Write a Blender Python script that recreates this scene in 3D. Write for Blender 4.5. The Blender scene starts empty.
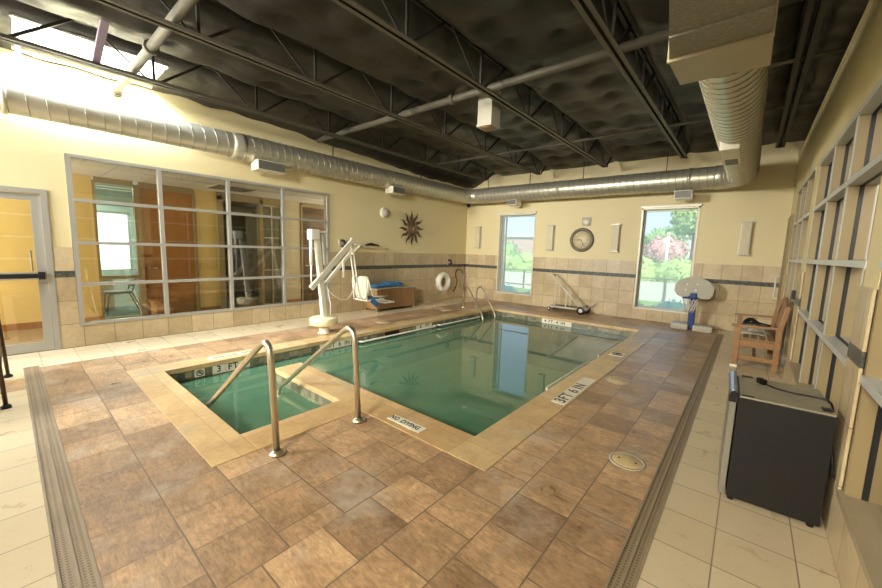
import bpy, bmesh, math, random
from mathutils import Vector, Matrix, noise
random.seed(7)
C = bpy.context.scene.collection
PI = math.pi

# ------------------------------------------------------------------ mesh builder
class MB:
    def __init__(s):
        s.bm = bmesh.new()
    def box(s, x0, x1, y0, y1, z0, z1, mi=0, M=None, bev=0):
        co = [(x, y, z) for x in (x0, x1) for y in (y0, y1) for z in (z0, z1)]
        vs = [s.bm.verts.new(M @ Vector(c) if M else c) for c in co]
        fs = []
        for f in ((0, 1, 3, 2), (4, 6, 7, 5), (0, 4, 5, 1), (2, 3, 7, 6), (0, 2, 6, 4), (1, 5, 7, 3)):
            fc = s.bm.faces.new([vs[i] for i in f]); fc.material_index = mi; fs.append(fc)
        if bev:
            es = list({e for f in fs for e in f.edges})
            r = bmesh.ops.bevel(s.bm, geom=es, offset=bev, segments=2, affect='EDGES', profile=.7)
            for f in r['faces']: f.material_index = mi
        return s
    def bar(s, p0, p1, w, h, up=(0, 0, 1), bev=0, mi=0):
        """square bar from p0 to p1; w across, h along up"""
        p0, p1 = Vector(p0), Vector(p1); d = p1 - p0; L = d.length; d.normalize()
        u = Vector(up); x = d.cross(u)
        if x.length < 1e-4: x = d.cross(Vector((1, 0, 0)))
        x.normalize(); u = x.cross(d)
        M = Matrix((( x.x, d.x, u.x, p0.x), (x.y, d.y, u.y, p0.y), (x.z, d.z, u.z, p0.z), (0, 0, 0, 1)))
        return s.box(-w/2, w/2, 0, L, -h/2, h/2, M=M, bev=bev, mi=mi)
    def tube(s, pts, r, n=10, closed=False, cap=True, mi=0):
        P = [Vector(p) for p in pts]; m = len(P)
        R = r if isinstance(r, (list, tuple)) else [r]*m
        tang = []
        for i in range(m):
            if closed: t = P[(i+1) % m] - P[i-1]
            else: t = P[min(i+1, m-1)] - P[max(i-1, 0)]
            tang.append(t.normalized())
        t0 = tang[0]; a = Vector((0, 0, 1)) if abs(t0.z) < .9 else Vector((1, 0, 0))
        u = t0.cross(a).normalized(); rings = []
        for i in range(m):
            t = tang[i]; u = (u - t*u.dot(t)).normalized(); v = t.cross(u)
            rings.append([s.bm.verts.new(P[i] + (u*math.cos(2*PI*k/n) + v*math.sin(2*PI*k/n))*R[i]) for k in range(n)])
        for i in range(m if closed else m-1):
            A, B = rings[i], rings[(i+1) % m]
            for k in range(n):
                f = s.bm.faces.new((A[k], A[(k+1) % n], B[(k+1) % n], B[k])); f.smooth = True; f.material_index = mi
        if cap and not closed:
            f = s.bm.faces.new(rings[0][::-1]); f.material_index = mi
            f = s.bm.faces.new(rings[-1]); f.material_index = mi
        return s
    def cyl(s, p0, p1, r0, r1=None, n=20, mi=0):
        return s.tube([p0, p1], [r0, r0 if r1 is None else r1], n=n, mi=mi)
    def lathe(s, prof, o=(0, 0, 0), axis='z', n=32, mi=0):
        """prof: list of (r, h)"""
        def pt(r, h, a):
            c, d = r*math.cos(a), r*math.sin(a)
            if axis == 'z': v = (c, d, h)
            elif axis == 'x': v = (h, c, d)
            else: v = (c, -h, d)      # axis y, h grows towards -y
            return Vector(v) + Vector(o)
        rings = []
        for r, h in prof:
            if r < 1e-6: rings.append([s.bm.verts.new(pt(0, h, 0))])
            else: rings.append([s.bm.verts.new(pt(r, h, 2*PI*k/n)) for k in range(n)])
        for A, B in zip(rings, rings[1:]):
            for k in range(n):
                k2 = (k+1) % n
                q = [A[0]] if len(A) == 1 else [A[k], A[k2]]
                q += [B[0]] if len(B) == 1 else [B[k2], B[k]]
                if len(q) >= 3:
                    f = s.bm.faces.new(q); f.smooth = True; f.material_index = mi
        return s
    def poly(s, pts, mi=0):
        f = s.bm.faces.new([s.bm.verts.new(p) for p in pts]); f.material_index = mi; return s
    def prism(s, pts, ext, mi=0):
        e = Vector(ext); A = [s.bm.verts.new(p) for p in pts]; B = [s.bm.verts.new(Vector(p)+e) for p in pts]; n = len(A)
        for f in [A[::-1], B] + [[A[i], A[(i+1) % n], B[(i+1) % n], B[i]] for i in range(n)]:
            s.bm.faces.new(f).material_index = mi
        return s
    def blob(s, c, r, sub=2, amp=.15, f=3., seed=0, sc=(1, 1, 1), mi=0):
        r_ = bmesh.ops.create_icosphere(s.bm, subdivisions=sub, radius=1)
        for v in r_['verts']:
            d = v.co.normalized(); k = 1 + amp*noise.noise(d*f + Vector((seed*7.3, seed*1.7, 0)))
            v.co = Vector(c) + Vector((d.x*sc[0], d.y*sc[1], d.z*sc[2]))*r*k
        for v in r_['verts']:
            for fc in v.link_faces: fc.smooth = True; fc.material_index = mi
        return s
    def build(s, name, mat, parent=None, smooth=None):
        bmesh.ops.recalc_face_normals(s.bm, faces=s.bm.faces)
        me = bpy.data.meshes.new(name); 
        if parent is not None:
            s.bm.transform(world(parent).inverted())
        s.bm.to_mesh(me); s.bm.free()
        for m in (mat if isinstance(mat, (list, tuple)) else [mat]): me.materials.append(m)
        if smooth:
            for p in me.polygons: p.use_smooth = True
        o = bpy.data.objects.new(name, me); C.objects.link(o)
        if parent is not None: o.parent = parent
        return o

def world(o):
    M = Matrix.LocRotScale(o.location, o.rotation_euler, o.scale)
    return world(o.parent) @ M if o.parent else M

def tag(o, label=None, cat=None, group=None, kind=None):
    if label: o['label'] = label
    if cat: o['category'] = cat
    if group: o['group'] = group
    if kind: o['kind'] = kind
    return o
def thing(name, label, cat, loc=(0, 0, 0), rz=0, group=None):
    o = bpy.data.objects.new(name, None); C.objects.link(o); o.empty_display_size = .1
    o.location = loc; o.rotation_euler = (0, 0, rz)
    return tag(o, label, cat, group)
def struct(o, label=None, cat=None):
    return tag(o, label, cat, kind='structure')
def copy_tree(o, parent=None):
    c = o.copy(); C.objects.link(c); c.parent = parent
    for ch in [x for x in o.children]: copy_tree(ch, c)
    return c

def arc(c, r, a0, a1, n, ax1, ax2):
    c, ax1, ax2 = Vector(c), Vector(ax1), Vector(ax2)
    return [c + ax1*r*math.cos(a0+(a1-a0)*i/n) + ax2*r*math.sin(a0+(a1-a0)*i/n) for i in range(n+1)]
def fillet(pts, r, n=6):
    """round the inner corners of a polyline"""
    P = [Vector(p) for p in pts]; out = [P[0]]
    for i in range(1, len(P)-1):
        a, b, c = P[i-1], P[i], P[i+1]; d1 = (a-b).normalized(); d2 = (c-b).normalized()
        k = min(r, (a-b).length*.49, (c-b).length*.49)
        p, q = b+d1*k, b+d2*k
        for j in range(n+1):
            t = j/n; out.append(p*(1-t)**2 + b*2*t*(1-t) + q*t*t)
    out.append(P[-1]); return out

# ------------------------------------------------------------------ materials
def lin(r, g, b):
    f = lambda c: (c/255/12.92) if c/255 <= .04045 else ((c/255+.055)/1.055)**2.4
    return (f(r), f(g), f(b), 1)
class NT:
    def __init__(s, name):
        s.m = bpy.data.materials.new(name); s.m.use_nodes = True
        s.t = s.m.node_tree; s.t.nodes.clear()
        s.out = s.n('ShaderNodeOutputMaterial')
    def n(s, typ, **kw):
        nd = s.t.nodes.new(typ)
        for k, v in kw.items(): setattr(nd, k, v)
        return nd
    def l(s, a, b): s.t.links.new(a, b)
    def val(s, sock, v):
        if hasattr(v, 'links') or isinstance(v, bpy.types.NodeSocket): s.l(v, sock)
        else: sock.default_value = v
    def math(s, op, a, b=0.):
        nd = s.n('ShaderNodeMath', operation=op); s.val(nd.inputs[0], a); s.val(nd.inputs[1], b); return nd.outputs[0]
    def mix(s, f, a, b, blend='MIX'):
        nd = s.n('ShaderNodeMix', data_type='RGBA', blend_type=blend)
        s.val(nd.inputs[0], f); s.val(nd.inputs[6], a); s.val(nd.inputs[7], b); return nd.outputs[2]
    def noise(s, scale, detail=3, vec=None, rough=.55, dist=0):
        nd = s.n('ShaderNodeTexNoise'); nd.inputs['Scale'].default_value = scale; nd.inputs['Detail'].default_value = detail
        nd.inputs['Roughness'].default_value = rough; nd.inputs['Distortion'].default_value = dist
        s.l(vec if vec is not None else s.pos(), nd.inputs['Vector']); return nd.outputs['Fac']
    def pos(s):
        if not hasattr(s, '_p'): s._p = s.n('ShaderNodeTexCoord').outputs['Object']
        return s._p
    def wpos(s):
        if not hasattr(s, '_w'): s._w = s.n('ShaderNodeNewGeometry').outputs['Position']
        return s._w
    def ramp(s, fac, stops):
        nd = s.n('ShaderNodeValToRGB'); e = nd.color_ramp.elements
        while len(e) < len(stops): e.new(.5)
        for el, (p, c) in zip(e, stops): el.position = p; el.color = c if len(c) == 4 else (*c, 1)
        s.l(fac, nd.inputs[0]); return nd.outputs[0]
    def bump(s, h, strength=.2, dist=.01):
        nd = s.n('ShaderNodeBump'); nd.inputs['Strength'].default_value = strength; nd.inputs['Distance'].default_value = dist
        s.l(h, nd.inputs['Height']); return nd.outputs[0]
    def bsdf(s, col, rough=.5, metal=0., normal=None, spec=.5, **kw):
        b = s.n('ShaderNodeBsdfPrincipled')
        s.val(b.inputs['Base Color'], col); s.val(b.inputs['Roughness'], rough); s.val(b.inputs['Metallic'], metal)
        b.inputs['Specular IOR Level'].default_value = spec
        for k, v in kw.items(): s.val(b.inputs[k], v)
        if normal is not None: s.l(normal, b.inputs['Normal'])
        s.l(b.outputs[0], s.out.inputs[0]); return b

def M(name, rgb, rough=.5, metal=0., var=.08, scale=6., bump=0., bscale=60., spec=.5, **kw):
    t = NT(name); c = lin(*rgb)
    d = tuple(max(0, x*(1-var*1.6)) for x in c[:3]) + (1,); l = tuple(min(1, x*(1+var)) for x in c[:3]) + (1,)
    col = t.mix(t.noise(scale), d, l)
    nrm = t.bump(t.noise(bscale, 2), bump, .01) if bump else None
    t.bsdf(col, rough, metal, nrm, spec, **kw); return t.m

def brick_tile(name, c1, c2, mort, w, h, vecs, ms=.006, rough=.35, offset=0., veins=.25, vscale=5., bump=.3, wash=None, spec=.5, freq=2):
    """vecs: function(nt, x, y, z) -> list of (mask or None, u socket, v socket)"""
    t = NT(name); sep = t.n('ShaderNodeSeparateXYZ'); t.l(t.wpos(), sep.inputs[0])
    res = vecs(t, *sep.outputs)
    def br(u, v):
        cb = t.n('ShaderNodeCombineXYZ'); t.val(cb.inputs[0], u); t.val(cb.inputs[1], v)
        b = t.n('ShaderNodeTexBrick', offset=offset, offset_frequency=freq, squash=1.)
        b.inputs['Scale'].default_value = 1; b.inputs['Brick Width'].default_value = w; b.inputs['Row Height'].default_value = h
        b.inputs['Mortar Size'].default_value = ms; b.inputs['Mortar Smooth'].default_value = .2; b.inputs['Bias'].default_value = 0
        b.inputs['Color1'].default_value = (0, 0, 0, 1); b.inputs['Color2'].default_value = (1, 1, 1, 1); b.inputs['Mortar'].default_value = (.5, .5, .5, 1)
        t.l(cb.outputs[0], b.inputs['Vector']); return b.outputs['Color'], b.outputs['Fac']
    if len(res) == 1: tint, fac = br(res[0][1], res[0][2])
    else:
        (m, u, v), (_, u2, v2) = res
        ta, fa = br(u, v); tb, fb = br(u2, v2)
        tint = t.mix(m, tb, ta)
        mf = t.n('ShaderNodeMix', data_type='FLOAT'); t.val(mf.inputs[0], m); t.l(fb, mf.inputs[2]); t.l(fa, mf.inputs[3]); fac = mf.outputs[0]
    col = t.mix(tint, lin(*c1), lin(*c2))
    n1 = t.noise(vscale, 6, t.wpos(), .65, .6); n2 = t.noise(vscale*6, 4, t.wpos(), .6)
    col = t.mix(t.math('MULTIPLY', veins, 1.), col, t.ramp(n1, [(.3, (.25, .22, .2)), (.5, (.5, .5, .5)), (.7, (.8, .78, .74))]), 'OVERLAY')
    col = t.mix(veins*.6, col, t.ramp(n2, [(.3, (.3, .3, .3)), (.7, (.7, .7, .7))]), 'OVERLAY')
    if veins > .5:
        mp = t.n('ShaderNodeMapping'); mp.inputs['Scale'].default_value = (9, 34, 1); mp.inputs['Rotation'].default_value = (0, 0, .5); t.l(t.wpos(), mp.inputs[0])
        n3 = t.noise(1., 6, mp.outputs[0], .7, 1.5)
        col = t.mix(.55, col, t.ramp(n3, [(.32, (.22, .21, .2)), (.5, (.5, .5, .5)), (.68, (.78, .78, .78))]), 'OVERLAY'); n2 = t.math('ADD', n2, n3)
    if wash: 
        wn = t.ramp(t.noise(1.3, 5, t.wpos(), .7), [(.53, (0, 0, 0)), (.68, (1, 1, 1))])
        col = t.mix(t.math('MULTIPLY', wn, wash[1]), col, lin(*wash[0]))
    col = t.mix(fac, col, lin(*mort))
    hgt = t.math('SUBTRACT', t.math('MULTIPLY', n2, .35), fac)
    t.bsdf(col, rough if not isinstance(rough, tuple) else t.ramp(n1, [(.3, (rough[0],)*3), (.7, (rough[1],)*3)]), 0, t.bump(hgt, bump, .006), spec)
    return t.m

def wall_vec(sz, su=0.): return lambda t, x, y, z: [(None, t.math('SUBTRACT', t.math('ADD', x, y), su), t.math('SUBTRACT', z, sz))]
def floor_vec(sx, sy): return lambda t, x, y, z: [(None, t.math('SUBTRACT', x, sx), t.math('SUBTRACT', y, sy))]
def slate_vec(t, x, y, z):
    right = t.math('GREATER_THAN', x, -1.666)
    return [(right, t.math('SUBTRACT', y, .17), t.math('SUBTRACT', x, -1.0)), (None, t.math('SUBTRACT', x, -3.331), t.math('SUBTRACT', y, .175))]

m = {}
m['paint'] = M('cream_wall_paint', (227, 211, 163), .55, var=.04, scale=1.2, bump=.05, bscale=120)
m['paint_yellow'] = M('yellow_wall_paint', (222, 194, 122), .6, var=.03, scale=1.)
m['tile_lo'] = brick_tile('travertine_tile_lower', (184, 163, 124), (204, 184, 146), (132, 118, 92), .333, .333, wall_vec(.006, .09), .004, .32, 0., .3, 3.)
m['tile_hi'] = brick_tile('travertine_tile_upper', (188, 167, 128), (206, 186, 148), (132, 118, 92), .333, .345, wall_vec(1.085, .09), .004, .32, 0., .3, 3.)
m['mosaic'] = brick_tile('slate_mosaic_band', (50, 56, 56), (102, 102, 90), (60, 60, 58), .03, .029, wall_vec(1.005), .0015, .3, .5, .3, 9.)
m['tile_floor'] = brick_tile('cream_floor_tile', (204, 184, 148), (215, 197, 162), (140, 122, 94), .333, .333, floor_vec(.005, -.13), .0035, (.24, .42), 0., .07, 5., .2)
m['slate'] = brick_tile('brown_slate_floor_tile', (144, 114, 84), (190, 155, 115), (126, 106, 82), .333, .333, slate_vec, .0046, (.26, .5), .42, .55, 4.2, .8, wash=((190, 178, 158), .6))
m['coping'] = brick_tile('orange_travertine_coping', (192, 158, 108), (210, 182, 134), (164, 134, 96), .66, .66, floor_vec(.35, .35), .003, .4, 0., .35, 4., wash=((172, 160, 138), .7))
m['waterline'] = brick_tile('slate_waterline_tile', (84, 88, 72), (146, 138, 108), (104, 104, 88), .075, .075, wall_vec(0.), .003, .3, 0., .4, 6.)
m['basin'] = M('pool_plaster', (222, 212, 160), .6, var=.05)
m['alum'] = M('brushed_aluminium', (182, 180, 170), .38, .35, var=.04)
m['alum_d'] = M('grey_aluminium', (172, 172, 162), .4, .2, var=.05)
m['alum_b'] = M('pale_blue_grey_aluminium', (202, 204, 198), .35, .1, var=.04)
m['beige'] = M('beige_painted_metal', (152, 132, 92), .45, var=.03)
m['gasket'] = M('black_rubber', (22, 20, 18), .5, var=.1)
m['black'] = M('black_plastic', (20, 20, 20), .4, var=.1)
m['galv'] = None
m['steel'] = M('polished_steel', (214, 202, 176), .3, .9, var=.03)
m['bronze'] = M('bronze_metal', (84, 66, 48), .35, .6, var=.1)
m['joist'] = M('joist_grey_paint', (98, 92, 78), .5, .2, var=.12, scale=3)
m['joist_d'] = M('joist_grey_shaded', (46, 42, 36), .55, .2, var=.15, scale=3)  # darker copy of the joist grey, unlit look put into its colour
m['pipe'] = M('grey_pipe_paint', (100, 94, 80), .5, .1, var=.1)
m['white'] = M('white_plastic', (232, 226, 208), .35, var=.03)
m['white_m'] = M('white_powder_coat', (226, 218, 196), .35, .1, var=.04)
m['cream_d'] = M('cream_plastic', (222, 206, 164), .45, var=.05)
m['sconce'] = M('pale_sconce_plastic', (214, 202, 168), .5, var=.04)
m['grey_p'] = M('grey_white_plastic', (178, 172, 152), .45, var=.08, scale=8)
m['blue'] = M('blue_plastic', (18, 52, 122), .35, var=.1)
m['towel'] = M('blue_towel', (62, 118, 164), .9, var=.45, scale=14, bump=.6, bscale=120)
m['wtowel'] = M('white_towel', (206, 198, 182), .9, var=.12, scale=10, bump=.6, bscale=120)
m['bumper'] = M('dark_grey_fabric', (32, 32, 36), .8)
m['grille'] = M('dark_grille', (120, 118, 106), .5, .3, var=.2, scale=30)
m['text'] = M('black_lettering', (24, 24, 22), .5, var=.1)
m['marker'] = M('white_marker_tile', (226, 220, 196), .35, var=.08, scale=14)
m['lid'] = M('cream_plastic_lid', (206, 180, 128), .5, var=.08, scale=9)
m['drain'] = None
m['carpet'] = M('tan_carpet', (150, 124, 84), .95, var=.2, scale=40)
m['carpet_g'] = M('grey_green_carpet', (120, 134, 128), .95, var=.2, scale=40)
m['ceil_tile'] = brick_tile('white_ceiling_tile', (222, 218, 204), (228, 224, 212), (196, 192, 180), .61, .61, floor_vec(0, 0), .012, .8, 0., .1, 30., .1)
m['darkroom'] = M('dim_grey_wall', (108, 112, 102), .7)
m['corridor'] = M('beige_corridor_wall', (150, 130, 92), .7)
m['concrete'] = M('pale_concrete', (206, 204, 196), .8, var=.1)
m['chairgrey'] = M('grey_mesh_fabric', (92, 96, 96), .7, var=.15, scale=30)
m['paper'] = M('pale_blind_fabric', (226, 238, 238), .7)
m['blind'] = M('grey_green_blind', (170, 188, 178), .6)

def wood(name, a, b, sc, rough=.4, stretch=(1, 1, 1)):
    t = NT(name); mp = t.n('ShaderNodeMapping'); mp.inputs['Scale'].default_value = stretch; t.l(t.pos(), mp.inputs[0])
    n = t.noise(sc, 4, mp.outputs[0], .6, 1.2); g = t.noise(sc*5, 3, mp.outputs[0], .6, .3)
    col = t.mix(n, lin(*a), lin(*b)); col = t.mix(.25, col, t.ramp(g, [(.3, (.25, .25, .25)), (.7, (.75, .75, .75))]), 'OVERLAY')
    t.bsdf(col, rough, 0, t.bump(g, .12, .004)); return t.m
m['teak'] = wood('oiled_teak', (116, 82, 48), (168, 126, 80), 3, .45, (5, 1, 5))
m['teak_v'] = wood('brown_slat_wood', (122, 88, 52), (174, 134, 88), 3, .45, (4, 4, .6))
m['door_wood'] = wood('orange_veneer_door', (150, 98, 46), (178, 122, 62), 1.2, .35, (3, 3, .35))
m['door_dark'] = wood('dark_veneer_door', (66, 46, 28), (92, 64, 38), 1.2, .4, (3, 3, .35))

# galvanised sheet: dull zinc with spangle
t = NT('galvanised_sheet'); v = t.n('ShaderNodeTexVoronoi'); v.inputs['Scale'].default_value = 55; t.l(t.pos(), v.inputs['Vector'])
col = t.mix(v.outputs['Distance'], lin(194, 188, 168), lin(204, 198, 178)); t.bsdf(col, t.ramp(t.noise(8), [(.3, (.3,)*3), (.7, (.36,)*3)]), .65); m['galv'] = t.m

m['seam'] = M('duct_seam', (150, 144, 126), .35, .7)
# black vinyl-faced insulation, puckered
t = NT('black_ceiling_insulation'); n1 = t.noise(1.6, 2, t.wpos(), .5, 0.); n2 = t.noise(7, 3, t.wpos(), .5)
col = t.mix(n1, lin(34, 31, 27), lin(60, 55, 48))
t.bsdf(col, t.ramp(n1, [(.3, (.36,)*3), (.7, (.5,)*3)]), 0, t.bump(t.math('ADD', n1, t.math('MULTIPLY', n2, .12)), .5, .12), .35); m['insul'] = t.m

# trench drain: perforated grating
t = NT('drain_grating'); sep = t.n('ShaderNodeSeparateXYZ'); t.l(t.wpos(), sep.inputs[0])
def holes(s, per): return t.math('LESS_THAN', t.math('PINGPONG', s, per/2), per*.27)
mk = t.math('MULTIPLY', holes(sep.outputs[0], .022), holes(sep.outputs[1], .022))
col = t.mix(t.noise(4, 4), lin(124, 104, 78), lin(160, 140, 110)); col = t.mix(t.math('MULTIPLY', mk, .55), col, lin(60, 48, 36)); t.bsdf(col, .5); m['drain'] = t.m

m['drainf'] = M('worn_drain_frame', (152, 134, 108), .5, var=.2, scale=5)
# thin clear glazing: Fresnel mix of straight-through and mirror
def glass(name, tint, ior=1.52, rough=0.):
    t = NT(name); tr = t.n('ShaderNodeBsdfTransparent'); tr.inputs[0].default_value = (*tint, 1)
    gl = t.n('ShaderNodeBsdfGlossy'); gl.inputs['Roughness'].default_value = rough; gl.inputs[0].default_value = (1, 1, 1, 1)
    lw = t.n('ShaderNodeFresnel'); lw.inputs[0].default_value = ior
    f = t.math('MINIMUM', t.math('MULTIPLY', lw.outputs[0], 2.2), 1.)
    mx = t.n('ShaderNodeMixShader'); t.l(f, mx.inputs[0]); t.l(tr.outputs[0], mx.inputs[1]); t.l(gl.outputs[0], mx.inputs[2])
    t.l(mx.outputs[0], t.out.inputs[0]); return t.m
m['glass'] = glass('clear_glass', (.95, .96, .93))
m['glass_g'] = glass('grey_green_glass', (.82, .87, .84))
def glare_glass(name):  # milky share of the glass stands in for bright window glare
    t = NT(name); tr = t.n('ShaderNodeBsdfTransparent'); tr.inputs[0].default_value = (.97, .98, .97, 1); tl = t.n('ShaderNodeBsdfTranslucent'); tl.inputs[0].default_value = (.95, .97, 1, 1)
    mx = t.n('ShaderNodeMixShader'); mx.inputs[0].default_value = .22; t.l(tr.outputs[0], mx.inputs[1]); t.l(tl.outputs[0], mx.inputs[2])
    gl = t.n('ShaderNodeBsdfGlossy'); gl.inputs['Roughness'].default_value = 0; fr = t.n('ShaderNodeFresnel'); fr.inputs[0].default_value = 1.4
    m2 = t.n('ShaderNodeMixShader'); t.l(fr.outputs[0], m2.inputs[0]); t.l(mx.outputs[0], m2.inputs[1]); t.l(gl.outputs[0], m2.inputs[2]); t.l(m2.outputs[0], t.out.inputs[0]); return t.m
m['glass_h'] = glare_glass('glare_veil_glass')
m['glass_r'] = glass('storefront_glass', (.86, .86, .80), 1.7)

# pool water: green, slightly murky, mirror at grazing angles
t = NT('green_pool_water'); tr = t.n('ShaderNodeBsdfTransparent'); tr.inputs[0].default_value = (.52, .64, .42, 1)
df = t.n('ShaderNodeBsdfDiffuse'); df.inputs[0].default_value = lin(96, 138, 106)
m1 = t.n('ShaderNodeMixShader'); m1.inputs[0].default_value = .66; t.l(tr.outputs[0], m1.inputs[1]); t.l(df.outputs[0], m1.inputs[2])
gl = t.n('ShaderNodeBsdfGlossy'); gl.inputs['Roughness'].default_value = .012; fr = t.n('ShaderNodeFresnel'); fr.inputs[0].default_value = 1.36
bp = t.bump(t.noise(3.5, 2, t.wpos()), .02, .02); t.l(bp, gl.inputs['Normal']); t.l(bp, fr.inputs['Normal'])
m2 = t.n('ShaderNodeMixShader'); t.l(t.math('MULTIPLY', fr.outputs[0], 1.3), m2.inputs[0]); t.l(m1.outputs[0], m2.inputs[1]); t.l(gl.outputs[0], m2.inputs[2]); t.l(m2.outputs[0], t.out.inputs[0]); m['water'] = t.m

def leafy(name, a, b, rough=.6):
    t = NT(name); n = t.noise(9, 3); col = t.mix(n, lin(*a), lin(*b))
    t.bsdf(col, rough, 0, None, .3); return t.m
m['leaf'] = leafy('bright_green_leaf', (112, 150, 70), (196, 214, 132))
m['leaf_t'] = leafy('tree_leaf', (112, 150, 92), (176, 204, 132))
m['leaf_d'] = leafy('shaded_green_leaf', (96, 150, 116), (170, 208, 170))
m['leaf_p'] = leafy('pink_blossom', (186, 128, 124), (226, 190, 176))
m['grass'] = M('lawn', (120, 150, 70), .9, var=.25, scale=20)
m['bark'] = M('bark', (110, 90, 68), .9)
m['pinkwall'] = M('pinkish_brick', (200, 170, 158), .8)

# ------------------------------------------------------------------ key dimensions (metres; camera at x=0,y=0,z=1.55)
XL, YF, XR = -7.246, 9.877, .5045
YB, ZC = -4.6, 4.35
PXL, PX2, PX1 = -5.24, -1.585, -3.0          # pool left edge, right edge, alcove right edge
PY0, PY1, PY2, PY3 = 1.10, 2.09, 2.40, 8.45  # alcove near/far, main pool near/far
DIVX = -4.40

def wall_boxes(mb, axis, p0, p1, u0, u1, z0, z1, holes, mi=0):
    us = sorted({u0, u1, *[min(max(h[i], u0), u1) for h in holes for i in (0, 1)]})
    zs = sorted({z0, z1, *[min(max(h[i], z0), z1) for h in holes for i in (2, 3)]})
    for a, b in zip(us, us[1:]):
        run = None
        for c, d in zip(zs, zs[1:]):
            mu, mz = (a+b)/2, (c+d)/2
            solid = not any(h[0] < mu < h[1] and h[2] < mz < h[3] for h in holes)
            if solid: run = (run[0], d) if run else (c, d)
            if run and (not solid or d == zs[-1]):
                if axis == 'x': mb.box(p0, p1, a, b, run[0], run[1], mi)
                else: mb.box(a, b, p0, p1, run[0], run[1], mi)
                run = None
    return mb

# ------------------------------------------------------------------ WALLS
WL = (.62, 4.70, .2985, 2.69)        # left glazing
DL = (-.66, .42, 0., 2.17)           # left glass door
W1, W2 = (-6.01, -4.81, .2675, 2.681), (-2.09, -.95, .2675, 2.681)
RM, RN, RF = (3.14, 6.11, .30, 2.68), (-.6, 2.83, .30, 2.68), (6.55, 8.75, .02, 2.72)

wl = struct(wall_boxes(MB(), 'x', XL-.2, XL, YB, YF+.3, 0, ZC, [WL, DL]).build('wall_left', m['paint']), 'cream painted wall with the interior glazing and sun ornament', 'wall')
wf = struct(wall_boxes(MB(), 'y', YF, YF+.3, XL-.2, XR+.3, -.3, ZC, [W1, W2]).build('wall_back', m['paint']), 'cream far wall with two tall windows and a clock', 'wall')
mb = wall_boxes(MB(), 'x', XR, XR+.2, YB, YF+.3, 0, 3.52, [RM, RN, RF]); mb.box(XR+.14, XR+.2, YB, YF, 3.52, ZC)
wr = struct(mb.build('wall_right', m['paint']), 'cream right wall of deep storefront windows and piers', 'wall')
struct(MB().box(XL-.2, XR+.3, YB-.2, YB, 0, ZC).build('wall_front', m['paint']), 'cream wall behind the viewpoint', 'wall')
def wains(axis, p0, p1, u0, u1, holes, par):
    wall_boxes(MB(), axis, p0, p1, u0, u1, 0, 1.005, holes).build('lower_tile', m['tile_lo'], par)
    wall_boxes(MB(), axis, p0, p1, u0, u1, 1.092, 1.417, holes).build('upper_tile', m['tile_hi'], par)
    e = .002 if (p1 > p0) else -.002
    wall_boxes(MB(), axis, p0, p1+e, u0, u1, 1.005, 1.092, holes).build('mosaic_band', m['mosaic'], par)
wains('x', XL-.01, XL+.014, YB, YF, [WL, DL], wl)
wains('y', YF+.01, YF-.014, XL, XR, [W1, W2], wf)
wains('x', XR+.01, XR-.014, 2.83, YF, [RM, (RF[0]-.02, RF[1]+.9, 0, 1.5)], wr)
wains('x', XR+.01, XR-.014, YB, 2.83, [RN], wr)
# smooth ledge along the right wall
MB().box(XR-.012, XR+.2, YB, YF, 3.50, 3.54).build('ledge', m['paint'], wr)

# ------------------------------------------------------------------ FLOOR
def cells(xs, ys, skip):
    mb = MB()
    for a, b in zip(xs, xs[1:]):
        for c, d in zip(ys, ys[1:]):
            if not skip((a+b)/2, (c+d)/2): mb.box(a, b, c, d, -.12, 0)
    return mb
CL, CR, CN = -5.52, -1.28, .82        # outer edges of coping: left, right, alcove near side
SX0, SX1, SY0 = -6.37, -.37, .175    # slate field
def in_pool(x, y): return (PXL < x < PX1 and PY0 < y < PY2) or (PXL < x < PX2 and PY2 < y < PY3)
def in_cop(x, y): return (CL < x < -2.70 and CN < y < 2.10) or (CL < x < CR and 2.08 < y < 8.78)
def in_slate(x, y): return SX0 < x < SX1 and y > SY0
def in_drain(x, y): return (-6.47 < x < -.255 and .045 < y < .175) or (-.37 < x < -.255 and .045 < y < 9.35)
xs = sorted([XL, -6.47, SX0, -5.98, CL, PXL, DIVX, PX1, -2.70, PX2, CR, SX1, -.255, XR]); ys = sorted([YB, -.13, .045, SY0, CN, PY0, PY1, 2.08, 2.10, PY2, PY3, 8.78, 9.35, YF])
fl = struct(cells(xs, ys, lambda x, y: in_slate(x, y) or in_drain(x, y) or (-5.98 < x < CL and -.13 < y < .045)).build('floor', m['tile_floor']), 'cream tile floor around the pool deck', 'floor')
sl = cells(xs, ys, lambda x, y: not in_slate(x, y) or in_cop(x, y) or in_pool(x, y) or in_drain(x, y))
sl.box(-5.98, CL, -.13, .045, -.12, 0)
struct(sl.build('floor_deck', m['slate']), 'brown slate tiled pool deck', 'deck')
# coping: slightly proud slabs with rounded nose
cp = MB(); T = .006; O = .03
for a in ((CL, PXL+O, CN, 8.78), (PXL+O, -2.70, CN, PY0+O), (PX1-O, -2.70, PY0+O, 2.10), (DIVX-.02, CR, 2.08, PY2+O) , (PX2-O, CR, PY2+O, 8.78), (PXL+O, PX2-O, PY3-O, 8.78)):
    cp.box(*a, -.055, T, bev=.008)
struct(cp.build('pool_coping', m['coping']), 'worn orange travertine coping around the L-shaped pool', 'coping')
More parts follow.
